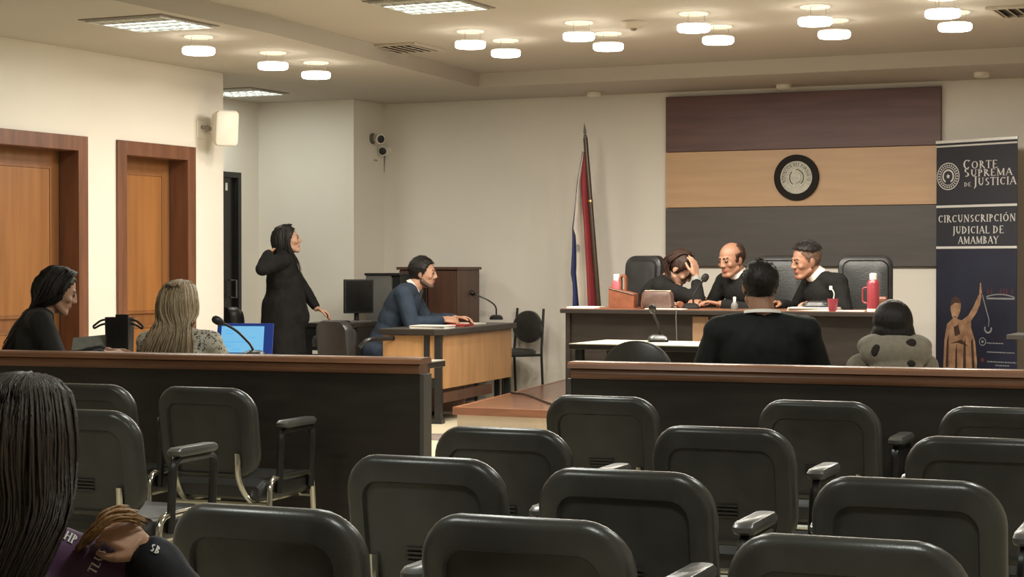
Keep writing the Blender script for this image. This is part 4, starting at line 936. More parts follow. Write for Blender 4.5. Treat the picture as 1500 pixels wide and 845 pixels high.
# ================================================================== PEOPLE
ICO = None
def ico():
    global ICO
    if ICO is None:
        b = bmesh.new(); bmesh.ops.create_icosphere(b, subdivisions=3, radius=1); b.verts.ensure_lookup_table()
        ICO = (np.array([v.co[:] for v in b.verts]), [tuple(v.index for v in f.verts) for f in b.faces]); b.free()
    return ICO
def V(*a): return Vector(a)
def C_(p, r0, q, r1, m=0): return ('c', Vector(p), r0, Vector(q), r1, m)
def E_(c, r, rot=None, m=0): return ('e', Vector(c), Vector(r), rot or Matrix.Identity(3), m)
def prim_mesh(pr, vs, fs):
    b = len(vs)
    if pr[0] == 'e':
        P, Fc = ico(); A = np.array(pr[3]) @ np.diag(pr[2])
        vs.extend((P @ A.T + np.array(pr[1])).tolist()); fs.extend([tuple(i+b for i in f) for f in Fc])
    else:
        _, p, r0, q, r1, m = pr; d = q-p; L = max(d.length, 1e-5); d = d/L
        u = d.orthogonal().normalized(); v = d.cross(u); N = 14; lp = []
        for k in range(1, 6): a = PI/2*(1-k/5); lp.append((p - d*r0*math.sin(a), r0*math.cos(a)))
        for k in range(0, 5): a = PI/2*k/5; lp.append((q + d*r1*math.sin(a), r1*math.cos(a)))
        vs.append(tuple(p - d*r0))
        for c, r in lp:
            for k in range(N): a = 2*PI*k/N; vs.append(tuple(c + (u*math.cos(a)+v*math.sin(a))*r))
        vs.append(tuple(q + d*r1)); n = len(lp)
        for k in range(N):
            k2 = (k+1) % N; fs.append((b, b+1+k2, b+1+k))
            for i in range(n-1): fs.append((b+1+i*N+k, b+1+i*N+k2, b+1+(i+1)*N+k2, b+1+(i+1)*N+k))
            fs.append((b+1+(n-1)*N+k, b+1+(n-1)*N+k2, b+1+n*N))
def sdf(prims, P):
    out = np.empty((len(prims), len(P)))
    for i, pr in enumerate(prims):
        if pr[0] == 'e':
            q = (P-np.array(pr[1])) @ np.array(pr[3]); r = np.array(pr[2]); k = np.linalg.norm(q/r, axis=1)
            out[i] = (k-1)*r.min()
        else:
            _, p, r0, q, r1, m = pr; p = np.array(p); d = np.array(q)-p; t = np.clip(((P-p) @ d)/max(d @ d, 1e-9), 0, 1)
            out[i] = np.linalg.norm(P-p-t[:, None]*d, axis=1)-(r0+(r1-r0)*t)
    return out
def blob(name, prims, mats, parent, voxel=.007, smooth=2, wrinkle=0, wscale=11, paint=None):
    vs, fs = [], []
    for pr in prims: prim_mesh(pr, vs, fs)
    me = bpy.data.meshes.new(name); me.from_pydata(vs, [], fs)
    tmp = bpy.data.objects.new('tmp', me); COL.objects.link(tmp)
    md = tmp.modifiers.new('r', 'REMESH'); md.mode = 'VOXEL'; md.voxel_size = voxel
    if smooth: sm_ = tmp.modifiers.new('s', 'SMOOTH'); sm_.iterations = smooth; sm_.factor = .5
    dg = bpy.context.evaluated_depsgraph_get()
    m2 = bpy.data.meshes.new_from_object(tmp.evaluated_get(dg)); m2.name = name
    bpy.data.objects.remove(tmp); bpy.data.meshes.remove(me)
    m2.materials.clear()
    for m in mats: m2.materials.append(M[m])
    n = len(m2.vertices)
    if wrinkle:
        co = np.empty(n*3); m2.vertices.foreach_get('co', co); co = co.reshape(-1, 3)
        no = np.empty(n*3); m2.vertices.foreach_get('normal', no); no = no.reshape(-1, 3)
        dd = np.array([noise.noise((c[0]*wscale, c[1]*wscale, c[2]*wscale*.55))*.65 + (abs(noise.noise((c[0]*wscale*2.1+5, c[1]*wscale*2.1, c[2]*wscale*1.1)))-.3)*.6 for c in co])
        co += no*(dd*wrinkle)[:, None]; m2.vertices.foreach_set('co', co.ravel())
    nf = len(m2.polygons)
    if len(mats) > 1:
        ce = np.empty(nf*3); m2.polygons.foreach_get('center', ce); ce = ce.reshape(-1, 3)
        ids = np.array([pr[-1] for pr in prims])[np.argmin(sdf(prims, ce), axis=0)]
        if paint: ids = paint(ce, ids)
        m2.polygons.foreach_set('material_index', ids.astype(np.int32))
    return mesh_obj(name, m2, None, parent, 'all')
def rotm(yaw=0, pitch=0, roll=0):   # yaw + turns left, pitch + looks up, roll + tips to own right
    return (Matrix.Rotation(math.radians(yaw), 3, 'Z') @ Matrix.Rotation(math.radians(pitch), 3, 'X') @ Matrix.Rotation(math.radians(roll), 3, 'Y'))
def head_prims(c, Rm, s=1.0, male=True, beard=False):
    P = []
    def e(p, r, m=0, rr=None): P.append(E_(c + Rm @ (Vector(p)*s), Vector(r)*s, Rm @ (rr or Matrix.Identity(3)), m))
    def k(p, r0, q, r1, m=0): P.append(C_(c + Rm @ (Vector(p)*s), r0*s, c + Rm @ (Vector(q)*s), r1*s, m))
    jw = 1.0 if male else .92
    e((0, -.012, .030), (.075, .096, .086)); e((0, .020, -.002), (.068*jw+.002, .072, .085))
    e((0, .030, -.050), (.055*jw, .060, .062), 0); k((-.020*jw, .068, -.094), .021, (.020*jw, .068, -.094), .021, 5 if beard else 0)
    k((-.050*jw, .01, -.06), .022, (-.025, .055, -.09), .020, 5 if beard else 0); k((.050*jw, .01, -.06), .022, (.025, .055, -.09), .020, 5 if beard else 0)
    k((-.032, .079, .027), .010, (.032, .079, .027), .010)
    for q in (-1, 1):
        e((q*.044, .062, -.022), (.018, .02, .02)); e((q*.031, .0850, .006), (.0125, .0075, .0065), 2)
        k((q*.014, .0910, .027), .0045, (q*.046, .080, .031), .0038, 3)
        e((q*.076, -.012, -.004), (.009, .020, .031), 0, rotm(q*-18, 0, 0)); e((q*.074, -.006, -.028), (.008, .010, .012))
        e((q*.012, .096, -.027), (.010, .010, .008))
    k((0, .089, .018), .0080, (0, .105, -.020), .0100); e((0, .105, -.022), (.0122, .011, .0105))
    k((-.017, .088, -.053), .0065, (.017, .088, -.053), .0065, 1); k((-.014, .087, -.064), .0068, (.014, .087, -.064), .0068, 1)
    if beard: k((-.022, .088, -.043), .006, (.022, .088, -.043), .006, 5)
    return P
def hand_prims(wr, fwd, back, thumb, curl=.5, s=1.0, spread=.12):
    """wr wrist, fwd along the fingers, back normal of the hand's back, thumb +1/-1 side"""
    f = Vector(fwd).normalized(); b = Vector(back); b = (b - f*b.dot(f)).normalized(); l = f.cross(b)*thumb
    w = Vector(wr); P = []
    L = ((.030, .068, .0088), (.010, .078, .0092), (-.011, .072, .0088), (-.030, .056, .0078))
    for i, (o, ln, r) in enumerate(L):
        k0 = w + l*o*.55*s + f*.012*s; k1 = w + l*o*1.08*s + f*(.088-.004*abs(i-1))*s
        P.append(C_(k0, .0135*s, k1, .0115*s))
        d = (f + l*spread*(1.2-i)*.5).normalized(); p = k1; a = 0
        for q, bend in ((.44, 34), (.31, 52), (.25, 38)):
            a += math.radians(bend)*curl; dd = d*math.cos(a) - b*math.sin(a); p2 = p + dd*ln*q*s
            P.append(C_(p, r*s, p2, r*.92*s)); p = p2
    t0 = w + l*.026*s + f*.022*s; t1 = t0 + (l*.62 + f*.70 - b*.25).normalized()*.042*s; t2 = t1 + (l*.25 + f*.92 - b*(.25+.3*curl)).normalized()*.032*s; t3 = t2 + (f - b*(.3+.4*curl) - l*.1).normalized()*.026*s
    P += [C_(t0, .0145*s, t1, .0115*s), C_(t1, .0112*s, t2, .0100*s), C_(t2, .0100*s, t3, .0082*s)]
    return P
def frame_of(a, b, side):
    z = (b-a).normalized(); x = (side - z*side.dot(z)).normalized(); y = z.cross(x); return Matrix((x, y, z)).transposed()
def torso(J, g=0, k=1.0):
    """torso capsules and ellipsoids; g grows them for clothing"""
    pe, wa, chs, nk = J['pelvis'], J['waist'], J['chest'], J['neck']; sl, sr = J['sl'], J['sr']; side = (sr-sl).normalized(); hs = (J['hr']-J['hl']).normalized()
    F1, F2, F3 = frame_of(pe, wa, hs), frame_of(wa, chs, side), frame_of(chs, nk, side)
    g_ = Vector((g, g, g))
    P = [E_(pe, Vector((.165, .122, .125))*k+g_, F1), E_((pe+wa)/2, Vector((.148, .108, .14))*k+g_, F1), E_(wa, Vector((.145, .105, .14))*k+g_, F2), E_((wa+chs)/2, Vector((.155, .112, .15))*k+g_, F2), E_(chs, Vector((.168, .115, .15))*k+g_, F3)]
    P += [C_(sl.lerp(sr, .12), .064*k+g, sr.lerp(sl, .12), .064*k+g), C_(nk.lerp(chs, .22 if g else .40), .058*k+g*.7, sl, .056*k+g), C_(nk.lerp(chs, .22 if g else .40), .058*k+g*.7, sr, .056*k+g)]
    return P
def default_pose():
    return dict(pelvis=V(0, 0, .55), waist=V(0, -.01, .70), chest=V(0, 0, .90), neck=V(0, 0, 1.055), head=V(0, .025, 1.185),
                sl=V(-.185, 0, 1.00), sr=V(.185, 0, 1.00), el=V(-.24, .08, .74), er=V(.24, .08, .74), wl=V(-.14, .30, .76), wr=V(.14, .30, .76),
                hl=V(-.09, .02, .53), hr=V(.09, .02, .53), kl=V(-.12, .43, .52), kr=V(.12, .43, .52), al=V(-.12, .42, .09), ar=V(.12, .42, .09),
                yaw=0, pitch=0, roll=0, hand_l=None, hand_r=None)
def person(label, loc, rz, pose, top, hairf, male=True, skin='skin', top_name='jacket', k=1.0, hs=1.0, beard=False, group=None, legs='trousers', voxel=.0065, sleeve=.86, wrinkle=.010, extra=None, cut=None, coat=None, toppaint=None, topmats=None):
    J = default_pose(); J.update(pose)
    t = thing('person', label, 'person', loc, rz, group)
    Rm = rotm(J['yaw'], J['pitch'], J['roll']); h = J['head']
    body = torso(J, 0, k)
    nb = h + Rm @ Vector((0, -.022, -.06)); body.append(C_(J['neck'] - (J['neck']-J['chest'])*.1, .060*k, nb, .056*(1 if male else .88)*hs))
    body += head_prims(h, Rm, hs, male, beard)
    arms = []
    for s_, a, b, c in (('l', 'sl', 'el', 'wl'), ('r', 'sr', 'er', 'wr')):
        A, B, Cc = J[a], J[b], J[c]
        body += [C_(A, .050*k, B, .040*k), C_(B, .040*k, Cc, .027*k)]
        arms += [C_(A, .050*k+.017, B, .043*k+.015), C_(B, .043*k+.015, B.lerp(Cc, sleeve), .034*k+.012)]
        hd = J['hand_'+s_] or (Cc-B, V(0, 0, 1), .55)
        body += hand_prims(Cc, hd[0], hd[1], (1 if s_ == 'l' else -1), hd[2], J.get('hsz', 1.0)*hs)
    lg = []
    for a, b, c in (('hl', 'kl', 'al'), ('hr', 'kr', 'ar')):
        A, B, Cc = J[a], J[b], J[c]; toe = Cc + Vector((0, .16, -.045))
        body += [C_(A, .078*k, B, .053*k), C_(B, .053*k, Cc, .036*k), C_(Cc - V(0, 0, .035), .036, toe, .026)]
        lg += [C_(A, .078*k+.014, B, .053*k+.016), C_(B, .053*k+.016, Cc+V(0, 0, .03), .040*k+.018)]
        bm = NB(); 
        sh = blob('shoe', [C_(Cc+V(0, -.03, -.048), .043, toe+V(0, .01, .004), .036), C_(Cc+V(0, -.02, 0), .042, Cc+V(0, 0, -.03), .044)], ['shoe'], t, .012, 2); bm.free()
    blob('body', body, [skin, 'lip', 'eye', 'brow', skin, 'beard'], t, voxel, 2)
    tp = torso(J, .016, k)[1:] + arms + [E_(J['pelvis'], Vector((.165, .122, .10))*k+Vector((.018,)*3))]
    if coat: tp += coat
    blob(top_name, tp, topmats or [top], t, .0105, 3, wrinkle, paint=toppaint)
    if legs: blob('trousers', lg + [E_(J['pelvis'], Vector((.165, .122, .11))*k+Vector((.012,)*3))], [legs], t, .013, 2, .003)
    hairf(t, h, Rm, hs)
    if extra: extra(t, J, Rm)
    return t, J, Rm
# ------------------------------------------------------------------ hair
def cap_hair(t, h, Rm, s, m, hairline=lambda x, y, z: y < .052+.5*(z-.06) or z > .085, grow=.010, name='hair', low=-.055, fuzz=1500, puff=0):
    """short hair: a thick skull cap cut along the hairline"""
    bm = NB(); bmesh.ops.create_uvsphere(bm, u_segments=48, v_segments=36, radius=1)
    c = Vector((0, -.014, .030))
    for v in bm.verts: v.co = Vector((v.co.x*(.076+grow), v.co.y*(.095+grow), v.co.z*(.087+grow+puff))) + c
    dl = [f for f in bm.faces if not (hairline(*f.calc_center_median()) and f.calc_center_median().z > low + .4*max(0, f.calc_center_median().y+.02))]
    bmesh.ops.delete(bm, geom=dl, context='FACES')
    for v in bm.verts:
        q = v.co; v.co = q + (q-c).normalized()*(noise.noise(q*55)*.005)
        v.co = h + Rm @ (v.co*s)
    bm.normal_update(); rnd = random.Random(len(bm.faces)); fl_ = list(bm.faces); new = []
    hc = h + Rm @ (c*s); dn = Rm @ Vector((0, -.5, -.8))
    for k in range(fuzz):
        f = rnd.choice(fl_); p = f.calc_center_median() + Vector((rnd.uniform(-1, 1), rnd.uniform(-1, 1), rnd.uniform(-1, 1)))*.004
        nn = (p-hc).normalized(); fd = (dn - nn*dn.dot(nn)).normalized() + Vector((rnd.uniform(-1, 1), rnd.uniform(-1, 1), rnd.uniform(-1, 1)))*.35
        x = nn.cross(fd).normalized()*.0013*s; q = p + (fd*.018 + nn*.003)*s*rnd.uniform(.6, 1.2); p = p - nn*.002
        new.append((p+x, p-x, q, p+nn*.0018*s))
    me = bpy.data.meshes.new(name); bm.to_mesh(me); bm.free(); o = mesh_obj(name, me, M[m], t, 'all'); md = o.modifiers.new('t', 'SOLIDIFY'); md.thickness = .010*s; md.offset = -1
    vs, fs = [], []
    for quad in new:
        i = len(vs); vs += [tuple(z) for z in quad]; fs += [(i, i+1, i+2), (i+1, i+3, i+2), (i+3, i, i+2)]
    if vs:
        m2 = bpy.data.meshes.new('hair_ends'); m2.from_pydata(vs, [], fs); tag(mesh_obj('hair_ends', m2, M[m], o), kind='stuff')
    return o
def strands(t, name, m, roots, n, rad=.0045, seg=12, jit=.012, wave=.006, seed=1, tipm=None):
    """long hair: many tapered locks; roots = list of guide polylines"""
    rnd = random.Random(seed); vs, fs, mi = [], [], []
    def gp(g, u):
        q = u*(len(g)-1); i = min(int(q), len(g)-2); f = q-i
        p0, p1, p2, p3 = g[max(i-1, 0)], g[i], g[i+1], g[min(i+2, len(g)-1)]
        return .5*((2*p1) + (p2-p0)*f + (2*p0-5*p1+4*p2-p3)*f*f + (3*p1-p0-3*p2+p3)*f**3)
    for k in range(n):
        i = rnd.random()*(len(roots)-1); a = int(i); f = i-a; g0, g1 = roots[a], roots[min(a+1, len(roots)-1)]
        jx = Vector((rnd.gauss(0, 1), rnd.gauss(0, 1), rnd.gauss(0, .6)))*jit; ph = rnd.random()*6.3; end = rnd.uniform(.84, 1.0); base = len(vs); r0 = rad*rnd.uniform(.6, 1.35)
        pts = []
        for j in range(seg+1):
            u = end*j/seg; p = gp(g0, u).lerp(gp(g1, u), f) + jx*(.35+.65*u) + Vector((math.sin(ph+u*7), math.cos(ph*1.3+u*6), 0))*wave*u; pts.append(p)
        for j, p in enumerate(pts):
            d = (pts[min(j+1, seg)]-pts[max(j-1, 0)]).normalized(); x = d.orthogonal().normalized(); y = d.cross(x); r = r0*(1-.75*(j/seg)**2)
            for q in range(4): an = q*PI/2+.6; vs.append(tuple(p + (x*math.cos(an)*1.5+y*math.sin(an))*r))
        for j in range(seg):
            for q in range(4): q2 = (q+1) % 4; fs.append((base+j*4+q, base+j*4+q2, base+(j+1)*4+q2, base+(j+1)*4+q)); mi.append(1 if tipm and j/seg > .72+.12*math.sin(ph) else 0)
        fs.append((base+3, base+2, base+1, base)); mi.append(0); fs.append(tuple(base+seg*4+q for q in range(4))); mi.append(0)
    me = bpy.data.meshes.new(name); me.from_pydata(vs, [], fs); me.materials.append(M[m])
    if tipm: me.materials.append(M[tipm]); me.polygons.foreach_set('material_index', mi)
    return mesh_obj(name, me, None, t, 'all')
def long_hair(m, ends, n=420, s0=1.0, part=.0, seed=1, rad=.0048, cover=True, tip=None, face=60, jit=.010):
    """ends: list of (azimuth deg, [points below the ears in head-local metres])"""
    def f(t, h, Rm, s):
        cap_hair(t, h, Rm, s, m, hairline=lambda x, y, z: (y < .050+.5*(z-.05)) or z > .095, grow=.009, low=-.05, name='hair_crown', fuzz=300)
        guides = []; e0, e1 = ends[0], ends[-1]
        full = ([(-112, [(x, y+.03, z) for x, y, z in e0[1]])] if e0[0] < -60 else []) + list(ends) + ([(112, [(x, y+.03, z) for x, y, z in e1[1]])] if 60 < e1[0] < 95 else [])
        for az, tail in full:
            a = math.radians(az); dx, dy = math.sin(a), -math.cos(a)       # azimuth 0 = back of the head
            fr = max(0, abs(az)-60)/52; g = [Vector((part+dx*.012, .012+dy*.02+.042*fr, .127-.004*fr)), Vector((dx*.060, -.010+dy*.072+.030*fr, .108-.006*fr)), Vector((dx*.090, -.014+dy*.108, .035)), Vector((dx*.094, -.014+dy*.106, -.035))]
            g = [h + Rm @ (p*s) for p in g] + [h + Vector(p)*s for p in tail]
            guides.append(g)
        strands(t, 'hair', m, guides, n, rad*s, 13, jit, .007, seed, tip)
    return f
def collar_ring(t, J, Rm, m='shirt', r=.066, z0=-.012, hgt=.034, name='shirt_collar', up=False):
    nk = J['neck']; d = (J['head'] + Rm @ V(0, -.03, -.08) - nk).normalized() if not up else V(0, .12, 1).normalized(); q = Matrix.Translation(nk) @ d.to_track_quat('Z', 'Y').to_matrix().to_4x4()
    bm = NB(); N = 28
    lp = lambda rr, z: [q @ Vector((rr*math.cos(2*PI*k/N), rr*math.sin(2*PI*k/N), z)) for k in range(N)]
    rings(bm, [lp(r+.012, z0), lp(r+.003, z0+hgt), lp(r-.004, z0+hgt), lp(r+.002, z0)], False, False); return obj(name, bm, M[m], t, True)
short = lambda m, **kw: (lambda t, h, Rm, s: cap_hair(t, h, Rm, s, m, **kw))
def foot(px, d, z): v = at(px, 400, d); return (v.x, v.y, z)
# ---- woman in black behind the left barrier, turned to the right, looking down
back_tail = [(.0, -.10, -.12), (.0, -.13, -.22), (.0, -.15, -.33), (.0, -.16, -.42)]
def tails(spread, pts): return [(az, [(x+spread*math.sin(math.radians(az))*(.055 if i < 2 else .085), y*1.0, z) for i, (x, y, z) in enumerate(pts)]) for az in (-75, -45, -15, 15, 45, 75)]
person('person in black with long dark hair looking down behind the left barrier', foot(56, 9.55, L1), facing(72),
       dict(pelvis=V(0, -.10, .50), waist=V(0, -.08, .66), chest=V(0, -.03, .85), neck=V(0, .03, 1.0), head=V(0, .10, 1.10), sl=V(-.16, -.02, .945), sr=V(.16, .0, .945),
            er=V(.22, .10, .71), wr=V(.06, .33, .77), el=V(-.2, .12, .72), wl=V(-.03, .36, .78), hand_r=(V(-.1, .9, .0), V(.2, .1, .9), .5), hand_l=(V(0, .9, 0), V(-.2, 0, .9), .6), hl=V(-.09, -.1, .5), hr=V(.09, -.1, .5), pitch=-20),
       'clothcharcoal', long_hair('hairblack', tails(1, [(0, -.12, -.08), (0, -.18, -.16), (0, -.25, -.27), (0, -.31, -.40)]), 420, seed=3), male=False, top_name='dark_top', k=.92, hs=.98)
# ---- blonde woman seen from behind
person('person with long blonde hair and spotted blouse behind the left barrier', foot(262, 9.25, L1), facing(8),
       dict(head=V(.0, .02, 1.03), neck=V(0, 0, .905), chest=V(0, 0, .76), waist=V(0, -.01, .60), pelvis=V(0, 0, .48), sl=V(-.155, 0, .845), sr=V(.165, 0, .845), el=V(-.22, .1, .62), er=V(.23, .12, .64), wl=V(-.1, .34, .74), wr=V(.12, .34, .74), hl=V(-.09, .02, .46), hr=V(.09, .02, .46), yaw=-14),
       'blouse', long_hair('hairblonde', [(az, [(dx*.095, -.115, -.10), (dx*.115-.01, -.135, -.17), (dx*.13-.03, -.135, -.25), (dx*.14-.05, -.13, -.34)]) for az, dx in ((-80, -1), (-50, -.7), (-20, -.3), (20, .3), (50, .65), (80, .8))], 520, seed=5, rad=.005, jit=.009), male=False, top_name='blouse', k=.9, hs=1.0)
# ---- standing woman in long black coat
SW = foot(417, 14.95, L1)
person('person standing in a long black coat with one hand on the neck', SW, facing(78),
       dict(pelvis=V(0, -.02, .86), waist=V(0, -.02, 1.0), chest=V(0, -.02, 1.19), neck=V(0, -.02, 1.325), head=V(0, .025, 1.435), sl=V(-.16, .0, 1.27), sr=V(.16, -.03, 1.27),
            er=V(.24, -.20, 1.20), wr=V(.13, -.14, 1.335), hand_r=(V(-.75, .25, .15), V(.2, -.5, .8), .35), el=V(-.19, .16, 1.05), wl=V(-.10, .27, .875), hand_l=(V(.1, .8, -.35), V(-.1, .3, .9), .6),
            hl=V(-.085, -.02, .82), hr=V(.085, -.02, .82), kl=V(-.085, .01, .46), kr=V(.085, .01, .46), al=V(-.085, -.03, .09), ar=V(.085, -.03, .09), pitch=8, yaw=-4),
       'clothblack', long_hair('hairblack', [(az, [(dx*.08, -.09, -.10), (dx*.10, -.11, -.18), (dx*.11, -.125, -.27), (dx*.11, -.13, -.34)]) for az, dx in ((-40, -.6), (-15, -.3), (15, .3), (45, .6), (70, .85))] + [(100, [(.09, .03, -.10), (.08, .07, -.17), (.07, .09, -.24), (.06, .10, -.28)])], 360, seed=8), male=False, top_name='long_coat', k=1.0, hs=.98,
       coat=[C_((0, -.01, 1.17), .135, (0, .02, .82), .185), C_((0, -.02, .88), .175, (0, -.01, .40), .20), C_((.04, -.02, .9), .15, (.05, 0, .38), .17), C_((-.04, -.02, .9), .15, (-.05, 0, .38), .17)], wrinkle=.012)
# ---- man in the blue suit at the desk
def suit_front(t, J, Rm):
    collar_ring(t, J, Rm)
    blob('tie', [C_(J['neck']+V(0, .075, -.02), .016, J['chest']+V(0, .135, .02), .02)], ['tie'], t, .006, 1)
person('person in blue suit with beard seated at the oak panelled desk', foot(560, 15.0, L1), facing(88),
       dict(pelvis=V(0, -.02, .52), waist=V(0, .06, .68), chest=V(0, .16, .90), neck=V(0, .25, 1.05), head=V(0, .335, 1.165), sl=V(-.19, .22, 1.0), sr=V(.20, .18, 1.0),
            er=V(.26, .24, .75), wr=V(.10, .50, .785), el=V(-.22, .36, .77), wl=V(-.03, .60, .79), hand_r=(V(-.25, .9, .0), V(.5, .1, .8), .7), hand_l=(V(.1, .9, 0), V(-.4, 0, .9), .6), hl=V(-.09, -.02, .52), hr=V(.09, -.02, .52), kl=V(-.12, .36, .5), kr=V(.12, .36, .5), al=V(-.12, .3, .09), ar=V(.12, .3, .09), pitch=-4, yaw=-10),
       'suitblue', short('hairblack', low=-.04, grow=.012, puff=.004), beard=True, top_name='suit_jacket', hs=1.06, k=1.13, extra=suit_front, legs='suitblue')
# ---- three judges
def jfoot(px, Y): v = onY(px, 400, Y); return (v.x, v.y, L2)
person('person in black robe with brown hair bent forward, hand on forehead', jfoot(948, 13.42), facing(105),
       dict(pelvis=V(0, -.02, .46), waist=V(0, .01, .60), chest=V(0, .08, .78), neck=V(0, .165, .915), head=V(0, .265, .995), sl=V(-.17, .12, .85), sr=V(.17, .14, .85),
            er=V(.19, .43, .755), wr=V(.10, .40, .93), hand_r=(V(-.12, -.12, .95), V(.4, .8, .1), .35), el=V(-.23, .3, .73), wl=V(-.1, .46, .74), pitch=-42, yaw=-6, roll=6,
            hl=V(-.05, -.05, .46), hr=V(.06, -.06, .46), kl=V(.30, .12, .48), kr=V(.34, -.10, .48), al=V(.28, .12, .09), ar=V(.30, -.10, .09)),
       'clothblack', long_hair('hairbrown', [(az, [(dx*.085, -.07, -.07), (dx*.09, -.12, -.10), (dx*.08, -.16, -.13)]) for az, dx in ((-60, -.8), (-25, -.4), (0, 0), (25, .4), (60, .8))], 300, seed=11), male=False, top_name='robe', hs=1.08, k=1.02, sleeve=.72,
       extra=lambda t, J, Rm: blob('shirt_cuff', [C_(J['er'].lerp(J['wr'], .74), .036, J['er'].lerp(J['wr'], .92), .034)], ['greyfab'], t, .008, 1))
person('person in black robe, balding, leaning towards the bent judge', jfoot(1104, 13.55), facing(-122),
       dict(pelvis=V(0, -.02, .48), waist=V(0, .02, .63), chest=V(0, .09, .82), neck=V(0, .15, .955), head=V(.0, .22, 1.065), sl=V(-.19, .10, .895), sr=V(.19, .13, .895),
            er=V(.27, .22, .68), wr=V(.16, .40, .73), el=V(-.27, .22, .68), wl=V(-.12, .42, .73), pitch=-14, yaw=8, hl=V(-.06, -.05, .48), hr=V(.05, -.02, .48), kl=V(-.36, -.04, .48), kr=V(-.31, .17, .48), al=V(-.30, -.04, .09), ar=V(-.27, .16, .09)),
       'clothblack', short('hairbrown', hairline=lambda x, y, z: y < -.022 and z < .10 or (abs(x) > .066 and y < .03 and z < .05), low=-.05, grow=.008), skin='skind', top_name='robe', hs=1.1, k=1.03, extra=lambda t, J, Rm: collar_ring(t, J, Rm))
def fade(t, h, Rm, s):
    cap_hair(t, h, Rm, s, 'hairfade', grow=.004, low=-.05, name='faded_sides', hairline=lambda x, y, z: y < .045+.5*(z-.06))
    cap_hair(t, h, Rm, s, 'hairblack', grow=.016, low=.062, name='hair', hairline=lambda x, y, z: y < .075, puff=.003)
person('person in black robe with white collar and short faded haircut', jfoot(1226, 13.48), facing(-104),
       dict(pelvis=V(0, -.04, .48), waist=V(0, .03, .62), chest=V(0, .10, .80), neck=V(0, .165, .945), head=V(.0, .25, 1.055), sl=V(-.20, .08, .89), sr=V(.20, .12, .89),
            er=V(.27, .22, .68), wr=V(.13, .42, .73), el=V(-.29, .06, .69), wl=V(-.30, .27, .73), pitch=-12, yaw=4, roll=-4, hl=V(-.06, -.05, .48), hr=V(.05, -.02, .48), kl=V(-.36, -.04, .48), kr=V(-.31, .17, .48), al=V(-.30, -.04, .09), ar=V(-.27, .16, .09)),
       'clothblack', fade, skin='skind', top_name='robe', hs=1.12, k=1.05, extra=lambda t, J, Rm: collar_ring(t, J, Rm, hgt=.05, r=.068))
# ---- man in dark suit from behind
person('person in dark suit with short black hair seen from behind at right barrier', foot(1117, 8.55, L1), facing(4),
       dict(head=V(-.01, .03, 1.14), neck=V(0, 0, 1.0), chest=V(0, 0, .84), sl=V(-.20, 0, .925), sr=V(.20, 0, .925), el=V(-.29, .08, .68), er=V(.29, .08, .68), waist=V(0, 0, .66), pelvis=V(0, 0, .52), wl=V(-.15, .3, .72), wr=V(.15, .3, .72), hl=V(-.09, .02, .5), hr=V(.09, .02, .5), yaw=6),
       'suitdark', short('hairblack', low=-.088, grow=.009), skin='skind', top_name='suit_jacket', k=1.1, hs=1.0, extra=lambda t, J, Rm: collar_ring(t, J, Rm, r=.080, z0=.012, hgt=.016, up=True), legs='suitdark')
# ---- person in grey hooded fleece from behind
def hood(t, J, Rm):
    nk = J['neck']
    b = blob('hood', [E_(nk+V(0, -.085, .0), (.165, .075, .085)), E_(nk+V(-.09, -.05, .03), (.080, .075, .055)), E_(nk+V(.09, -.05, .03), (.080, .075, .055)), C_(nk+V(-.12, .02, .03), .035, nk+V(.12, .02, .03), .035), E_(nk+V(0, -.10, -.06), (.12, .06, .06))], ['fleece'], t, .008, 3, .005)
    for (x, z, sx, sz, r_) in ((-.100, .015, .020, .030, 20), (.055, .045, .028, .022, -30), (.055, -.045, .022, .018, 0)):
        r = b.data; bv = BVHTree.FromPolygons([v.co.copy() for v in r.vertices], [tuple(p.vertices) for p in r.polygons])
        hit = bv.ray_cast(nk+V(x, -.5, z), V(0, 1, 0))[0] or nk+V(x, -.15, z)
        blob('hood_patch', [E_(hit, (sx, .007, sz), rotm(0, 0, r_))], ['fleecedark'], b, .004, 1)
def dome_hair(t, h, Rm, s):
    blob('hair', [E_(h+V(0, -.02, .028), (.092, .108, .100)), E_(h+V(0, -.035, -.03), (.098, .090, .085)), C_(h+V(-.075, -.03, -.04), .03, h+V(-.08, -.03, -.09), .025), C_(h+V(.075, -.03, -.04), .03, h+V(.08, -.03, -.09), .025)], ['hairblack'], t, .006, 3, .004, 30)
person('person in grey fleece with a hood of dark patches seen from behind', foot(1308, 8.3, L1), facing(2),
       dict(head=V(.0, .02, .958), neck=V(0, 0, .845), chest=V(0, 0, .71), waist=V(0, 0, .56), pelvis=V(0, 0, .46), sl=V(-.145, 0, .775), sr=V(.145, 0, .775), el=V(-.21, .08, .55), er=V(.21, .08, .55), wl=V(-.1, .28, .6), wr=V(.1, .28, .6), hl=V(-.09, .02, .45), hr=V(.09, .02, .45)),
       'fleece', dome_hair, male=False, top_name='fleece_jacket', k=.9, hs=.98, extra=hood, wrinkle=.009)
for px, d, lb in ((560, 15.0, 'person in blue suit'), (1308, 8.3, 'person in grey fleece'), (1117, 8.55, 'person in dark suit'), (262, 9.25, 'person with blonde hair'), (48, 9.5, 'person in black with long hair')):
    v = foot(px, d, L1); oval_chair((v[0], v[1]-.02, L1), facing(70) if px < 100 else facing(88) if px == 560 else HALL, 'dark chair under the ' + lb, w_=.34, zs=.86)
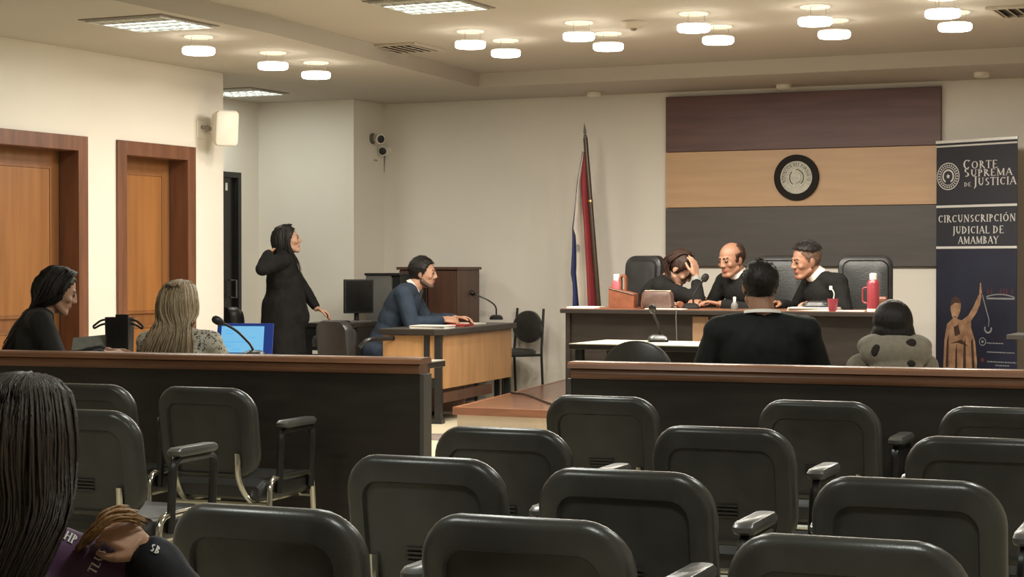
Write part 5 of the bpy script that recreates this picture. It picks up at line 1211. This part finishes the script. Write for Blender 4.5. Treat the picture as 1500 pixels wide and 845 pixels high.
# ---- woman in purple jacket nearest the viewer
def ppaint(ce, ids):
    x, y, z = ce.T
    n1 = np.array([noise.noise((a*5+3, b*5, c*4)) for a, b, c in ce])
    sleeve_dark = (x > .20) & (z > .745)
    yoke = ((x > .035) & (x < .20) & (n1 > -.12) & (z < .93)) | (z < .70) | sleeve_dark
    return np.where(yoke, 1, 0)
def jacket_text(t, J, Rm):
    jk = [c for c in t.children if c.name.startswith('jacket')][0]
    bv = BVHTree.FromPolygons([v.co.copy() for v in jk.data.vertices], [tuple(p.vertices) for p in jk.data.polygons])
    cl = Matrix.Rotation(-t.rotation_euler.z, 3, 'Z')
    def put(txt, px, py, hpx, ang, tr=.05):
        h_ = hpx/900.0; Q, W_ = text_quads(txt, h_, 1, 1.25, tr); a = math.radians(ang)
        Q2 = []
        for q in Q:      # cut the strokes finer so that they follow the cloth
            if len(q) == 4:
                for k in range(4):
                    f0, f1 = k/4, (k+1)/4; A, B, Cc, D = [Vector(p) for p in q]
                    Q2.append([tuple(A.lerp(D, f0)), tuple(B.lerp(Cc, f0)), tuple(B.lerp(Cc, f1)), tuple(A.lerp(D, f1))])
        o = Vector(t.location)
        def fn(x, y):
            x -= W_/2; y -= h_/2; qx, qy = px + 900*(x*math.cos(a) - y*math.sin(a)), py - 900*(x*math.sin(a) + y*math.cos(a))
            r_ = cl @ ray(qx, qy).normalized(); s_ = cl @ (EYEV - o); hit = bv.ray_cast(s_, r_)
            if hit[0] is None: hit = bv.find_nearest(s_ + r_*3.0)
            return hit[0] + hit[1].normalized()*.0025
        quads_mesh('printed_letters', Q2, fn, M['printw'], jk)
    for args in (('TLUS', 143, 822, 13, 62), ('HP', 104, 789, 13, -28), ('SB', 228, 805, 11, -25)): put(*args)
HZ = .0
def front_hair(t, h, Rm, s):
    g = []
    for az, dx in ((-85, -1.0), (-55, -.75), (-25, -.4), (5, -.05), (35, .35), (62, .7), (86, 1.0)):
        g.append((az, [(dx*.100, -.118+.03*max(0, dx), -.10), (dx*.09-.01, -.130, -.17), (dx*.075-.035, -.14, -.25), (dx*.06-.06, -.15, -.34), (dx*.05-.075, -.155, -.46)]))
    long_hair('hairdk', g, 2600, seed=31, rad=.0023, jit=.008)(t, h, Rm, s)
    cl = Matrix.Rotation(-t.rotation_euler.z, 3, 'Z'); o_ = Vector(t.location)
    L_ = lambda x, y, d: cl @ (at(x, y, d)-o_)
    lock = [[L_(120-q, 800+q, 2.93), L_(138-q, 776+q*.6, 2.90), L_(150, 762+q*.8, 2.89), L_(166+q*.3, 753+q, 2.89), L_(186+q, 752+q*1.2, 2.90), L_(203+q, 758+q*1.4, 2.92)] for q in (-7, -2, 3, 8)]
    strands(t, 'hair_lock', 'hairtip', lock, 110, .0024, 10, .005, .004, 33)
wl = foot(20, 2.98, 0)
person('person in purple and black jacket with long brown hair seated among the armchairs', wl, facing(6),
       dict(head=V(.0, .03, 1.095), neck=V(0, .0, .96), chest=V(0, 0, .81), waist=V(0, .0, .66), pelvis=V(0, .02, .55), sl=V(-.17, 0, .905), sr=V(.165, .0, .882), er=V(.335, -.03, .79), wr=V(.243, -.055, .940),
            hand_r=(V(-.78, .05, .50), V(.30, -.75, .55), .75), el=V(-.24, .1, .65), wl=V(-.1, .32, .62), hl=V(-.09, .03, .55), hr=V(.09, .03, .55), kl=V(-.12, .46, .53), kr=V(.12, .46, .53), yaw=-12, pitch=-6, hsz=.72),
       'purple', front_hair, male=False, top_name='jacket', k=.92, hs=.94, voxel=.0045, sleeve=.90, topmats=['purple', 'navyjacket'], toppaint=ppaint, wrinkle=.008, extra=jacket_text)
